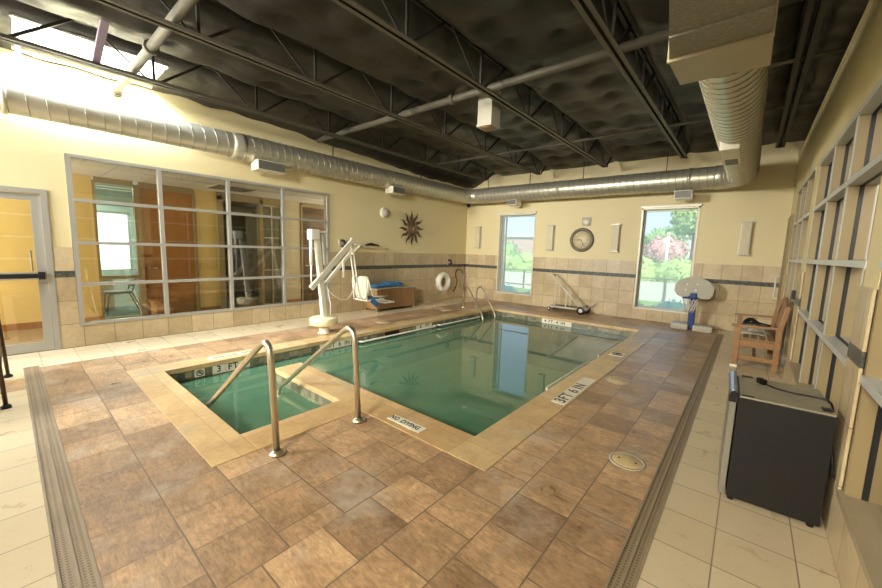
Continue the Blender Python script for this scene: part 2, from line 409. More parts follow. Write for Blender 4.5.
# basin
ba = MB(); D = -1.25
def quadw(p, q, z0, z1, mb): mb.poly([(p[0], p[1], z0), (q[0], q[1], z0), (q[0], q[1], z1), (p[0], p[1], z1)])
ring = [(PXL, PY0), (PX1, PY0), (PX1, PY1), (DIVX, PY1), (DIVX, PY2), (PX2, PY2), (PX2, PY3), (PXL, PY3)]
wlb = MB()
for p, q in zip(ring, ring[1:]+ring[:1]):
    quadw(p, q, D, -.27, ba); quadw(p, q, -.27, -.05, wlb)
ba.poly([(PXL, PY0, D), (PX1, PY0, D), (PX1, PY3, D), (PXL, PY3, D)]); ba.poly([(PX1, PY2, D), (PX2, PY2, D), (PX2, PY3, D), (PX1, PY3, D)])
for i in range(4): ba.box(PX1-.3*(i+1), PX1-.3*i if i else PX1, PY0, PY1, D, -.30-.20*i)
bs = struct(ba.build('pool_basin', m['basin']), 'pale plastered pool basin with entry steps', 'pool')
wlb.build('waterline_tile', m['waterline'], bs)
ZW = -.175
wt = MB().poly([(x, y, ZW) for x, y in ring]).build('pool_water', m['water'])
tag(wt, 'still green water filling the L-shaped indoor pool', 'water', kind='stuff')

# trench drains
for nm, lab, bx in (('trench_drain', 'long perforated floor drain running along the near left edge of the deck', (-6.47, -.255, .045, .175)), ('trench_drain', 'long perforated floor drain between slate deck and right hand cream tiles', (-.37, -.255, .175, 9.35))):
    t_ = thing(nm, lab, 'drain', ((bx[0]+bx[1])/2, (bx[2]+bx[3])/2, 0), 0, 'trench drains')
    along = bx[1]-bx[0] > bx[3]-bx[2]
    MB().box(*bx, -.08, -.004).build('grate', m['drain'], t_)
    e = MB()
    if along:
        c = (bx[2]+bx[3])/2; e.box(bx[0], bx[1], bx[2]-.0, bx[2]+.012, -.05, .002); e.box(bx[0], bx[1], bx[3]-.012, bx[3], -.05, .002); e.box(bx[0], bx[1], c-.006, c+.006, -.05, .001)
    else:
        c = (bx[0]+bx[1])/2; e.box(bx[0], bx[0]+.012, bx[2], bx[3], -.05, .002); e.box(bx[1]-.012, bx[1], bx[2], bx[3], -.05, .002); e.box(c-.006, c+.006, bx[2], bx[3], -.05, .001)
    e.build('frame', m['drainf'], t_)

# ------------------------------------------------------------------ CEILING (draped insulation)
JX = [-6.12, -4.44, -2.80, -1.25, .20]
SKY = (-7.2, -6.34, .24, 1.62)
def ceil_z(x, y):
    xs_ = [-8.4] + JX + [1.4]
    for a, b in zip(xs_, xs_[1:]):
        if a <= x <= b: u = (x-a)/(b-a); break
    s = math.sin(PI*u)**.7 if 0 < u < 1 else 0
    n = noise.noise(Vector((x*1.1, y*.8, 0)))
    q = 1-min(1, max(0, (y-7.5)/2))*.85
    z = 3.985 - (.13*s + .07*n*s)*q + .03*noise.noise(Vector((x*2.1, y*2.3, 4)))*q
    pu = math.sin(3*PI*u)**2 if s else 0; pv = math.sin(PI*(y-YB-.5)/.62)**2
    z -= .055*q*(.35+.65*pv)*(.4+.6*pu)*(1 if s > .2 else s*5)*(.8+.8*noise.noise(Vector((x*.9, y*.9, 2))))
    for jx in JX: z += .13*math.exp(-((x-jx)/.07)**2)*(.7+.5*noise.noise(Vector((jx*3, y*1.7, 9))))*q
    if y > 8.2: z -= .17*min(1, (y-8.2)/1.4)**1.3 * (1 if x > -6 else .6)
    if x < -6.3 and y > 3: z -= .34*min(1, (y-3)/6)*min(1, (-6.3-x)/.7)
    for k in range(3): pass
    return z
cb = MB(); bm = cb.bm; step = .11
gx = [XL-.05]; 
while gx[-1] < XR+.15: gx.append(gx[-1]+step)
gy = [YB]
while gy[-1] < YF-.02: gy.append(min(gy[-1]+step, YF+.02))
for jx in JX: gx = [g for g in gx if abs(g-jx) > .16]+[jx+d for d in (-.15, -.10, -.06, -.03, 0, .03, .06, .10, .15)]
gx = sorted(set([g for g in gx if min(abs(g-SKY[0]), abs(g-SKY[1])) > .04]+[SKY[0], SKY[1]])); gy = sorted(set([g for g in gy if min(abs(g-SKY[2]), abs(g-SKY[3])) > .04]+[SKY[2], SKY[3]]))
grid = [[bm.verts.new((x, y, ceil_z(x, y))) for y in gy] for x in gx]
# quilting pins pull the sheet up in little dimples
pins = []
for j in range(len(JX)-1):
    for y in [YB+.5+.62*i for i in range(23)]:
        for k in (.33, .67): pins.append((JX[j]+(JX[j+1]-JX[j])*k+random.uniform(-.08, .08), y+random.uniform(-.12, .12)))
for i, x in enumerate(gx):
    for j, y in enumerate(gy):
        for px, py in pins:
            d = (x-px)**2+(y-py)**2
            if d < .12: grid[i][j].co.z += .075*math.exp(-d/.010)
for i in range(len(gx)-1):
    for j in range(len(gy)-1):
        cx, cy = (gx[i]+gx[i+1])/2, (gy[j]+gy[j+1])/2
        if SKY[0] < cx < SKY[1] and SKY[2] < cy < SKY[3]: continue
        f = bm.faces.new((grid[i][j], grid[i+1][j], grid[i+1][j+1], grid[i][j+1])); f.smooth = True
ce = struct(cb.build('ceiling', m['insul']), 'black quilted insulation draped across the roof joists', 'ceiling')
rf = MB(); x0, x1, y0, y1 = XL-.2, XR+.4, YB-.2, YF+.3
for a in ((x0, SKY[0], y0, y1), (SKY[1], x1, y0, y1), (SKY[0], SKY[1], y0, SKY[2]), (SKY[0], SKY[1], SKY[3], y1)): rf.box(*a, 4.36, 4.5)
for a in ((SKY[0]-.02, SKY[0], SKY[2], SKY[3]), (SKY[1], SKY[1]+.02, SKY[2], SKY[3]), (SKY[0], SKY[1], SKY[2]-.02, SKY[2]), (SKY[0], SKY[1], SKY[3], SKY[3]+.02)): rf.box(*a, 3.9, 4.55)
rfo = rf.build('roof', m['white'], ce)
skl = struct(MB().box(SKY[0], SKY[1], SKY[2], SKY[3], 4.55, 4.56).build('window_1', m['glass']), 'bright skylight opening in the roof beside the left wall', 'skylight')
sf = MB()
for k in range(4):
    y = SKY[2]+(SKY[3]-SKY[2])*k/3; sf.box(SKY[0], SKY[1], y-.012, y+.012, 4.53, 4.575)
for x in (SKY[0]+.28, SKY[1]-.28): sf.box(x-.012, x+.012, SKY[2], SKY[3], 4.53, 4.575)
sf.build('glazing_bars', m['alum_d'], skl)

# roof joists
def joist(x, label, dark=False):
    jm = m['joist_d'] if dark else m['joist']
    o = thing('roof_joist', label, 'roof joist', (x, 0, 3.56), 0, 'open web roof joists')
    y0, y1 = YB+.1, 9.16
    b = MB()
    for s in (-1, 1):
        xa = x+s*.012; xb = x+s*.062
        b.box(min(xa, xb), max(xa, xb), y0, y1, 3.56, 3.566); b.box(min(xa, xa+s*.006), max(xa, xa+s*.006), y0, y1, 3.56, 3.61)
    b.build('bottom_chord', jm, o)
    b = MB()
    for s in (-1, 1): b.box(min(x+s*.012, x+s*.06), max(x+s*.012, x+s*.06), y0, YF-.05, 4.0, 4.06)
    b.build('top_chord', m['joist_d'], o)
    y = 1.41-1.29*4; k = 0
    while y < 9.3:
        if y > y0+.1:
            if y < y1: MB().box(x-.014, x+.014, y-.014, y+.014, 3.57, 4.05).build('web_post', m['joist_d'], o)
            if y < y1+.1:
                if y+.6 < YF: MB().bar((x, y+.05, 3.58), (x, y+.62, 4.04), .03, .03).build('web_brace', m['joist_d'], o)
                if y-.6 > y0: MB().bar((x, y-.06, 3.58), (x, y-.62, 4.04), .018, .018).build('web_brace', m['joist_d'], o)
        y += 1.29
    return o
for x, lab in zip(JX, ('open web roof joist closest to the left wall, crossing below the skylight', 'second open web roof joist from the left wall, crossing the top left corner', 'open web roof joist that the white pendant box hangs beneath', 'open web roof joist just to the left of the big round duct', 'dark open web roof joist between the big duct and the right wall')):
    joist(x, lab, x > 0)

# pipes across the joists
def pipe(name, lab, pts, r, cat, rings=()):
    o = thing(name, lab, cat, pts[0], 0, 'pipes under the roof')
    MB().tube(pts, r, 12).build('pipe_run', m['pipe'], o)
    for p in rings: MB().cyl((p[0]-.03, p[1], p[2]), (p[0]+.03, p[1], p[2]), r*1.45, n=14).build('coupling', m['pipe'], o)
    return o
pipe('ceiling_pipe', 'grey pipe that ends at the left wall beside the skylight', [(XL+.02, 1.21, 3.66), (XR+.1, 1.21, 3.66)], .05, 'pipe', [(-5.3, 1.21, 3.66), (XL+.05, 1.21, 3.66)])
pipe('ceiling_pipe', 'long grey pipe crossing the joists behind the white pendant box', [(XL+.02, 4.43, 3.75), (XR+.1, 4.43, 3.75)], .05, 'pipe', [(-3.6, 4.43, 3.75)])
pipe('ceiling_pipe', 'dim thin pipe crossing the joists nearest to the clock wall', [(XL+.02, 7.45, 3.75), (XR+.1, 7.45, 3.75)], .025, 'pipe')
pipe('ceiling_pipe', 'short dark rod running from the big duct into the top of the right wall', [(-.1, 5.94, 3.80), (XR+.1, 5.94, 3.80)], .022, 'pipe')
o = thing('ceiling_strut', 'violet grey angled strut under the skylight above the first joist', 'strut', (-6.2, .86, 3.6))
MB().bar((-6.16, .86, 3.60), (-4.9, .86, 4.0), .07, .05).build('strut_bar', M('violet_fringe_grey', (140, 124, 140), .5, .1), o)  # violet of the lens colour fringe painted into the strut

# ------------------------------------------------------------------ DUCT
dz = 3.17
duct = thing('air_duct', 'round spiral galvanised air duct along left, far and right walls', 'air duct', (-6.93, 2.65, 3.2))
def spiral(p0, p1, r0, r1=None, pitch=.135, name='duct_run', par=duct):
    p0, p1 = Vector(p0), Vector(p1); r1 = r1 or r0; L = (p1-p0).length; n = max(2, int(L/.25))
    mb = MB().tube([p0.lerp(p1, i/n) for i in range(n+1)], [r0+(r1-r0)*i/n for i in range(n+1)], 40, cap=False)
    d = (p1-p0).normalized(); a = Vector((0, 0, 1)); u = d.cross(a).normalized(); v = d.cross(u)
    N = int(L/pitch*24); pts = []
    for i in range(N+1):
        s_ = i/N; r = r0+(r1-r0)*s_+.003; th = 2*PI*i/24
        pts.append(p0+d*L*s_+(u*math.cos(th)+v*math.sin(th))*r)
    mb.tube(pts, .0045, 4, mi=1)
    return mb.build(name, [m['galv'], m['seam']], par)
XD_, YD_ = -6.93, 9.45
RL0, RL1, RF_, RR = .192, .215, .225, .235
spiral((XD_, YB+.3, 3.18), (XD_, 2.62, 3.2), RL0-.01, RL0+.005, .17)
MB().tube([(XD_, .10, 3.185), (XD_, .15, 3.185)], RL0+.012, 40).build('coupling', m['galv'], duct)
MB().tube([(XD_, 2.60, 3.19), (XD_, 2.66, 3.19), (XD_, 2.74, 3.2), (XD_, 2.80, 3.2)], [RL0+.014, RL0+.016, RL1+.006, RL1+.006], 40).build('coupling', m['galv'], duct)
spiral((XD_, 2.78, 3.2), (XD_, YD_-.42, 3.19), RL1)
def elbow(c, r, a0, a1, R, name='elbow'):
    pts = arc(c, R, a0, a1, 12, (1, 0, 0), (0, 1, 0)); mb = MB().tube(pts, r, 40, cap=False)
    for i in (0, 3, 6, 9, 12):
        t_ = (Vector(pts[min(i+1, 12)])-Vector(pts[max(i-1, 0)])).normalized(); p = Vector(pts[i]); mb.tube([p-t_*.012, p+t_*.012], r+.006, 40)
    return mb.build(name, m['galv'], duct)
elbow((XD_+.42, YD_-.42, 3.19), RL1, PI, PI/2, .42)
spiral((XD_+.42, YD_, 3.19), (-.285-.42, YD_, dz), RF_)
elbow((-.285-.42, YD_-.42, dz), RR, PI/2, 0, .42)
spiral((-.285, YD_-.42, dz), (-.285, 3.32, dz), RR, None, .13)
for p in ((-3.95, YD_), (-1.15, YD_)): MB().tube([(p[0]-.03, p[1], dz+.01), (p[0]+.03, p[1], dz+.01)], RF_+.008, 40).build('coupling', m['galv'], duct)
# transition and plenum box
zb = 2.80
pl = MB()
A = [(-.42, 1.2, zb), (-.035, 1.2, zb), (-.035, 2.84, zb), (-.53, 2.84, zb)]
pl.prism([(-.20, .6, zb), (-.035, .6, zb), (-.035, 2.84, zb), (-.53, 2.84, zb)], (0, 0, .78))
for y in (2.55,): pl.box(-.487, -.03, y-.008, y+.008, zb-.012, zb+.78)
t = NT('dull_galvanised_sheet'); v = t.n('ShaderNodeTexVoronoi'); v.inputs['Scale'].default_value = 55; t.l(t.pos(), v.inputs['Vector'])
col = t.mix(v.outputs['Distance'], lin(128, 124, 108), lin(156, 150, 130)); t.bsdf(col, .5, .4)
pl.build('plenum_box', t.m, duct)
M('galvanised_collar', (178, 166, 134), .45, .4)
tr_ = MB(); tr_.prism([(-.535, 2.84, zb-.006), (-.028, 2.84, zb-.006), (-.030, 3.32, zb+.012), (-.530, 3.32, zb+.012)], (0, 0, .66)); tr_.box(-.54, -.025, 2.83, 2.85, zb-.02, zb+.72)
tr_.build('transition_collar', bpy.data.materials['galvanised_collar'], duct)
# hangers
for p in ((XD_, .28), (XD_, 4.6), (XD_, 7.3)):
    MB().bar((p[0], p[1], 3.32), (p[0]+.02, p[1], 4.0), .05 if p[1] < 1 else .015, .02).build('hanger', bpy.data.materials['violet_fringe_grey'] if p[1] < 1 else m['joist_d'], duct)  # strap by the skylight takes the same painted fringe tint
for x in (-6.2, -4.85, -3.4, -1.6): MB().bar((x, YD_, 3.35), (x, YD_, 3.85), .014, .014).build('hanger', m['joist_d'], duct)
# diffusers
def diffuser(x0, x1, y0, y1, z0, z1, face):
    b = MB().box(x0, x1, y0, y1, z0, z1, bev=.006).build('diffuser', m['white_m'], duct); g = MB()
    e = .012
    if face == '+x':
        for i in range(7): 
            z = z0+.02+(z1-z0-.04)*i/6; g.box(x1, x1+.006, y0+e, y1-e, z-.006, z+.006)
        g.box(x1-.002, x1+.002, y0+e, y1-e, z0+e, z1-e)
    elif face == '-y':
        for i in range(7):
            z = z0+.02+(z1-z0-.04)*i/6; g.box(x0+e, x1-e, y0-.006, y0, z-.006, z+.006)
        g.box(x0+e, x1-e, y0-.002, y0+.002, z0+e, z1-e)
    g.build('grille', m['grille'], b)
diffuser(-6.98, -6.70, 2.95, 3.45, 2.84, 3.01, '+x')
diffuser(-6.98, -6.70, 6.10, 6.50, 2.86, 3.02, '+x')
diffuser(-5.40, -5.10, 9.20, 9.5, 2.84, 2.98, '-y')
diffuser(-1.37, -1.05, 9.20, 9.5, 2.76, 2.93, '-y')
b = MB().box(-.44, -.24, 5.85, 6.85, 2.88, 3.02, bev=.01).build('diffuser', m['white_m'], duct)
MB().box(-.41, -.27, 6.45, 6.78, 2.872, 2.881).build('grille', m['grille'], b)

# white pendant box
o = thing('pendant_box', 'white rectangular box hanging under the third roof joist', 'ceiling box', (-3.17, 4.78, 3.36))
b = MB(); cx, cy = -3.14, 4.72
b.box(cx-.12, cx+.12, cy-.12, cy+.12, 3.37, 3.86, bev=.008); b.box(cx-.128, cx+.128, cy-.128, cy+.128, 3.34, 3.38, bev=.006); b.box(cx-.124, cx+.124, cy-.124, cy+.124, 3.60, 3.61)
b.build('housing', m['grey_p'], o)
MB().box(cx-.09, cx+.09, cy-.09, cy+.09, 3.335, 3.341).build('brown_grille', m['teak'], o)
MB().cyl((cx, cy, 3.85), (cx, cy, 4.02), .015, n=8).build('hanger', m['joist_d'], o)

# ------------------------------------------------------------------ LEFT GLAZING
def frame_bars(mb, axis, p0, p1, us, zs, w):
    for u in us:
        a = (p0, p1, u-w/2, u+w/2, zs[0], zs[-1]) if axis == 'x' else (u-w/2, u+w/2, p0, p1, zs[0], zs[-1])
        mb.box(*a)
    for z in zs:
        a = (p0-.002, p1+.002, us[0]-w/2, us[-1]+w/2, z-w*.42, z+w*.42) if axis == 'x' else (us[0]-w/2, us[-1]+w/2, p0-.002, p1+.002, z-w*.42, z+w*.42)
        mb.box(*a)
    return mb
w2 = struct(thing('window_2', 'wide aluminium framed interior window of sixteen panes in the left wall', 'window', (XL, 2.66, .3)))
frame_bars(MB(), 'x', XL-.06, XL+.02, [.65, 1.66, 2.655, 3.66, 4.67], [.325, .895, 1.485, 2.075, 2.665], .052).build('window_frame', m['alum'], w2)
MB().box(XL-.026, XL-.02, .65, 4.67, .32, 2.67).build('window_pane', m['glass'], w2)

# left door
d1 = struct(thing('door_1', 'aluminium framed glass door with black push bar in left wall', 'door', (XL, -.1, 0)))
b = MB(); b.box(XL-.1, XL+.02, .36, .42, 0, 2.17); b.box(XL-.1, XL+.02, -.66, -.60, 0, 2.17); b.box(XL-.1, XL+.02, -.60, .36, 2.11, 2.17)
b.build('door_frame', m['alum'], d1)
b = MB(); b.box(XL-.06, XL-.01, .265, .355, .01, 2.10); b.box(XL-.06, XL-.01, -.595, -.505, .01, 2.10); b.box(XL-.06, XL-.01, -.505, .265, 2.02, 2.10); b.box(XL-.06, XL-.01, -.505, .265, .01, .13)
b.build('door_leaf', m['alum'], d1)
MB().box(XL-.038, XL-.032, -.505, .265, .13, 2.02).build('door_pane', m['glass'], d1)
b = MB(); b.box(XL-.01, XL+.04, -.56, .33, .985, 1.005, bev=.004); b.box(XL+.0, XL+.03, -.56, .33, 1.065, 1.085); pb = b.build('push_bar', m['alum'], d1)
MB().box(XL-.005, XL+.045, -.54, .27, 1.008, 1.062, bev=.006).build('push_pad', m['black'], pb)
MB().box(XL-.01, XL+.05, .27, .335, .985, 1.085, bev=.006).build('latch_case', m['gasket'], pb)
MB().tube(fillet([(XL-.06, .23, 1.10), (XL-.13, .23, 1.10), (XL-.13, .23, 1.36), (XL-.06, .23, 1.36)], .04), .012, 8).build('door_handle', m['alum'], d1)

# hall beyond the left wall
HX = -9.2
hw = MB()
hw.box(HX-.15, HX, -1.6, 1.10, 0, 2.66); hw.box(HX-.15, HX, 2.70, 3.12, 0, 2.66); he = MB().box(HX-.15, HX, 4.66, 5.10, 0, 2.66).box(HX-.15, HX, 5.95, 7.2, 0, 2.66)
struct(he.build('wall_hall_end', M('pale_beige_paint', (200, 188, 156), .6)), 'pale beige far part of the hallway wall', 'wall')
hw.box(HX, XL-.2, -1.75, -1.6, 0, 2.66); hw.box(HX, XL-.2, 7.2, 7.35, 0, 2.66)
hall = struct(hw.build('wall_hall', m['paint_yellow']), 'yellow hallway wall seen through the glazing', 'wall')
bb = MB()
for a, b_ in ((-1.6, 1.10), (2.70, 3.12), (4.66, 5.10), (5.95, 7.2)): bb.box(HX, HX+.012, a, b_, 0, .11)
struct(bb.build('baseboard_hall', m['door_wood']), 'brown baseboard along the yellow hallway wall', 'baseboard')
struct(MB().box(-12.2, XL-.2, -1.75, 7.35, -.1, 0).build('floor_hall', m['carpet']), 'tan floor of the hallway', 'floor')
struct(MB().box(-12.2, XL-.2, -1.75, 7.35, 2.66, 2.74).build('ceiling_hall', m['ceil_tile']), 'white tiled hallway ceiling', 'ceiling')
# office behind its glass front
struct(wall_boxes(MB(), 'x', -11.9, -11.7, -.6, 2.7, 0, 2.66, [(.9, 2.05, .78, 2.2)]).build('wall_office', m['blind']), 'pale office wall with a bright window', 'wall')
struct(MB().box(-11.7, HX-.15, -.62, -.5, 0, 2.66).box(-11.7, HX-.15, 2.66, 2.7, 0, 2.66).build('wall_office_side', m['blind']), 'pale side walls of the office', 'wall')
struct(MB().box(-11.7, HX-.12, -.5, 2.66, 0, .004).build('floor_office', m['carpet_g']), 'grey green office carpet', 'floor')
w3 = struct(thing('window_3', 'glazed office front with beige frame beside the wooden door', 'window', (HX, 1.4, 0)))
b = MB(); b.box(HX-.1, HX+.02, 1.10, 1.14, 0, 2.60); b.box(HX-.1, HX+.02, 1.68, 1.76, 0, 2.60); b.box(HX-.1, HX+.02, 1.14, 1.68, 2.56, 2.66); b.box(HX-.1, HX+.02, 1.14, 1.68, .0, .06); b.box(HX-.1, HX+.02, 1.14, 1.68, .80, .86)
b.build('window_frame', m['beige'], w3); MB().box(HX-.05, HX-.044, 1.14, 1.68, .06, 2.56).build('window_pane', m['glass_g'], w3)
w4 = struct(thing('window_4', 'bright outside window of the office with lowered blind', 'window', (-11.8, 1.5, .8)))
frame_bars(MB(), 'x', -11.84, -11.76, [.92, 2.03], [.80, 2.18], .05).build('window_frame', m['alum_d'], w4)
t = NT('daylit_blind'); e = t.n('ShaderNodeBsdfTranslucent'); e.inputs[0].default_value = (.9, .95, .95, 1); d_ = t.n('ShaderNodeBsdfDiffuse'); d_.inputs[0].default_value = (.85, .9, .9, 1)
mx = t.n('ShaderNodeMixShader'); mx.inputs[0].default_value = .6; t.l(d_.outputs[0], mx.inputs[1]); t.l(e.outputs[0], mx.inputs[2]); t.l(mx.outputs[0], t.out.inputs[0])
MB().box(-11.79, -11.785, .94, 2.01, .82, 2.16).build('window_blind', t.m, w4)
b = MB()
for i in range(9): b.box(-9.42, -9.40, 1.13, 1.70, 2.18+.045*i, 2.205+.045*i)
tag(b.build('window_blind', m['blind']), 'pale slatted blind drawn up behind the office glass', 'blind')
# office chair-like guest chair
oc = thing('guest_chair', 'grey metal guest chair behind the office glass front', 'chair', (-10.0, 1.55, 0))
b = MB()
for sx in (-.2, .2): b.tube(fillet([(-10+sx, 1.25, .01), (-10+sx, 1.30, .44), (-10+sx, 1.66, .46)], .05), .014, 8); b.tube(fillet([(-10+sx, 1.84, .01), (-10+sx, 1.66, .46), (-10+sx, 1.78, .86)], .04), .014, 8)
b.build('chair_frame', m['black'], oc)
MB().box(-10.22, -9.78, 1.24, 1.68, .45, .49, bev=.015).build('seat', m['chairgrey'], oc); MB().bar((-10, 1.67, .58), (-10, 1.80, .92), .42, .03, (0, 1, 0), .01).build('backrest', m['chairgrey'], oc)
dk = thing('office_desk', 'grey office desk behind the guest chair in the glazed office', 'desk', (-10.6, 1.0, 0))
MB().box(-10.9, -10.3, .2, 1.6, .70, .74, bev=.006).build('desk_top', m['grey_p'], dk); MB().box(-10.85, -10.35, .95, 1.45, .08, .70, bev=.006).build('drawer_unit', m['grey_p'], dk)
for sx in (-10.85, -10.35): MB().box(sx-.02, sx+.02, .24, .28, 0, .70).build('leg', m['alum_d'], dk)
def hdoor(n, lab, y0, y1, mat, lever_y):
    d = struct(thing('door_%d' % n, lab, 'door', (HX, (y0+y1)/2, 0)))
    b = MB(); b.box(HX-.1, HX+.025, y0-.05, y0, 0, 2.60); b.box(HX-.1, HX+.025, y1, y1+.05, 0, 2.60); b.box(HX-.1, HX+.025, y0, y1, 2.55, 2.66); b.build('door_frame', m['beige'], d)
    MB().box(HX-.06, HX-.01, y0, y1, .01, 2.55).build('door_leaf', mat, d)
    b = MB().cyl((HX-.01, lever_y, 1.0), (HX+.03, lever_y, 1.0), .028); b.tube(fillet([(HX+.02, lever_y, 1.0), (HX+.06, lever_y, 1.0), (HX+.06, lever_y+.13, 1.0)], .02), .011, 8); b.build('door_handle', m['steel'], d)
hdoor(2, 'orange veneered hallway door with lever handle behind the left glazing', 1.78, 2.66, m['door_wood'], 1.85)
hdoor(3, 'dark brown hallway door behind the right-hand pane of the left glazing', 5.16, 5.90, m['door_dark'], 5.24)
# dim side room opening
b = MB(); b.box(HX-.15, HX+.03, 3.12, 3.24, 0, 2.6); b.box(HX-.15, HX+.03, 4.05, 4.12, 0, 2.6); b.box(HX-.15, HX+.03, 4.60, 4.66, 0, 2.6); b.box(HX-.15, HX+.03, 3.12, 4.66, 2.5, 2.66)
struct(b.build('trim_1', m['beige']), 'beige framed opening to the dim grey side room', 'frame')
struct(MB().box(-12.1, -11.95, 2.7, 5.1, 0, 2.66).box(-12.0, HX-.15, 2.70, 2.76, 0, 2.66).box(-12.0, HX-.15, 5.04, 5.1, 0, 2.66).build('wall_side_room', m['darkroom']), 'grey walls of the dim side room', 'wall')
w5 = struct(thing('window_5', 'green tinted sidelight beside the dim side room opening', 'window', (HX, 4.36, 0)))
frame_bars(MB(), 'x', HX-.07, HX-.03, [4.13, 4.36, 4.59], [.04, .9, 1.7, 2.48], .03).build('window_frame', m['alum'], w5); MB().box(HX-.055, HX-.05, 4.12, 4.60, .04, 2.5).build('window_pane', m['glass_g'], w5)
o = thing('ceiling_vent', 'square grey vent in the hallway ceiling behind the third pane', 'vent', (-8.2, 3.1, 2.65))
MB().box(-8.6, -7.9, 2.7, 3.5, 2.645, 2.66).build('frame', m['white'], o); b = MB()
for i in range(9): b.box(-8.55, -7.95, 2.76+.08*i, 2.80+.08*i, 2.636, 2.648)
b.build('louvre', m['grille'], o)
o = thing('wall_sign', 'small grey sign plate on the yellow hallway wall seen through the glass door', 'sign', (HX, -.22, 1.5)); MB().box(HX, HX+.015, -.34, -.04, 1.46, 1.60, bev=.003).build('plate', m['grille'], o)
o = thing('hall_stool', 'low wooden box on the hallway floor below the orange door', 'stool', (-8.9, 1.98, 0))
MB().box(-9.1, -8.62, 1.78, 2.2, .33, .37, bev=.006).build('top', m['door_wood'], o); MB().box(-9.08, -8.65, 1.82, 2.16, .02, .33).build('body', m['door_wood'], o)

# ------------------------------------------------------------------ FAR WINDOWS
for n, W, lab in ((6, W1, 'tall narrow far window nearest the left corner'), (7, W2, 'tall far window behind the basketball hoop')):
    o = struct(thing('window_%d' % n, lab, 'window', ((W[0]+W[1])/2, YF, W[2])))
    b = MB(); e = .012
    for a in ((W[0]-.0, W[0]+.03, W[2], W[3]), (W[1]-.03, W[1], W[2], W[3]), (W[0], W[1], W[3]-.05, W[3]), (W[0], W[1], W[2], W[2]+.03)): b.box(a[0], a[1], YF-.02, YF+.30, a[2], a[3])
    b.build('reveal', m['white_m'], o)
    b = MB(); xs_ = [W[0]+.05, W[1]-.05] if n == 7 else [W[0]+.05, W[0]+.16, W[1]-.05]
    frame_bars(b, 'y', YF+.14, YF+.18, xs_, [W[2]+.05, W[3]-.08], .035); b.box(W[0], W[1], YF+.13, YF+.19, W[2]+.30 if n == 6 else W[2]+.03, W[2]+.325 if n == 6 else W[2]+.045)
    b.build('window_frame', m['alum_d'] , o)
    MB().box(W[0]+.03, W[1]-.03, YF+.158, YF+.162, W[2]+.03, W[3]-.05).build('window_pane', m['glass_h'], o)
    MB().box(W[0]-.02, W[1]+.02, YF-.05, YF+.12, W[3]-.02, W[3]+.03, bev=.004).build('blind_cassette', m['white_m'], o)

# ------------------------------------------------------------------ RIGHT STOREFRONT
def store(n, lab, R, mull, rows, near_jamb=True):
    o = struct(thing('window_%d' % n, lab, 'window', (XR, (R[0]+R[1])/2, R[2])))
    gx_ = XR+.075
    b = MB()
    for y in [R[0]+.02]+mull+[R[1]-.02]: b.box(XR+.004, gx_, y-.022, y+.022, R[2], R[3])
    b.build('mullion', m['beige'], o)
    b = MB()
    for y in mull: b.box(XR-.004, XR+.004, y-.024, y+.024, R[2], R[3])
    b.build('mullion_cap', m['alum_d'], o)
    b = MB()
    for z in rows: b.box(XR-.006, gx_, R[0], R[1], z-.022, z+.022)
    b.build('transom', m['alum_b'], o)
    b = MB()
    for y in [R[0]+.02]+mull+[R[1]-.02]: b.box(gx_-.012, gx_+.012, y-.031, y+.031, R[2], R[3])
    for z in rows: b.box(gx_-.01, gx_+.012, R[0], R[1], z-.027, z+.027)
    b.build('gasket', m['gasket'], o)
    MB().box(gx_, gx_+.008, R[0], R[1], R[2], R[3]).build('window_pane', m['glass_r'], o)
    return o
rows = [.95, 1.54, 2.14, 2.65]
store(8, 'middle storefront window of the right wall, beside the wooden bench', RM, [4.166, 5.12], rows)
store(9, 'nearest storefront window of the right wall, beside the viewpoint', RN, [.6, 1.75], rows)
d = store(10, 'far glazed door and window group at the end of the right wall', RF, [7.28, 8.0], [.10, 1.54, 2.14, 2.69])
MB().box(XR-.05, XR-.006, 6.60, 6.68, 1.04, 1.16, bev=.006).build('door_lock', m['black'], d)
d4 = struct(thing('door_4', 'narrow beige door with white pull handle in the far right corner', 'door', (XR, 9.3, 0)))
MB().box(XR-.03, XR+.0, 8.86, 9.72, .01, 2.35, bev=.004).build('door_leaf', m['beige'], d4)
MB().tube(fillet([(XR-.03, 9.62, .80), (XR-.09, 9.62, .80), (XR-.09, 9.62, 1.22), (XR-.03, 9.62, 1.22)], .03), .014, 8).build('door_handle', m['white'], d4)
b = MB(); b.box(XR-.02, XR+.1, 3.14, 6.11, .29, .325); b.box(XR-.02, XR+.1, -.6, 2.83, .29, .325)
struct(b.build('trim_2', M('taupe_sill', (168, 150, 118), .4)), 'grey metal sill along the right wall windows', 'sill')
# corridor beyond the storefront
b = MB(); b.box(2.9, 3.05, YB, YF+.3, 0, 3.4); b.box(XR+.2, 3.05, YF+.15, YF+.3, 0, 3.4); b.box(XR+.2, 3.05, YB-.2, YB, 0, 3.4)
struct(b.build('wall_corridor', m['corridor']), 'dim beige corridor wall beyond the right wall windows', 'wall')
struct(MB().box(XR+.2, 3.05, YB, YF+.3, -.1, 0).build('floor_corridor', m['carpet']), 'tan corridor floor beyond the right wall', 'floor')
struct(MB().box(XR+.2, 3.05, YB, YF+.3, 3.4, 3.5).build('ceiling_corridor', m['darkroom']), 'corridor ceiling beyond the right wall', 'ceiling')

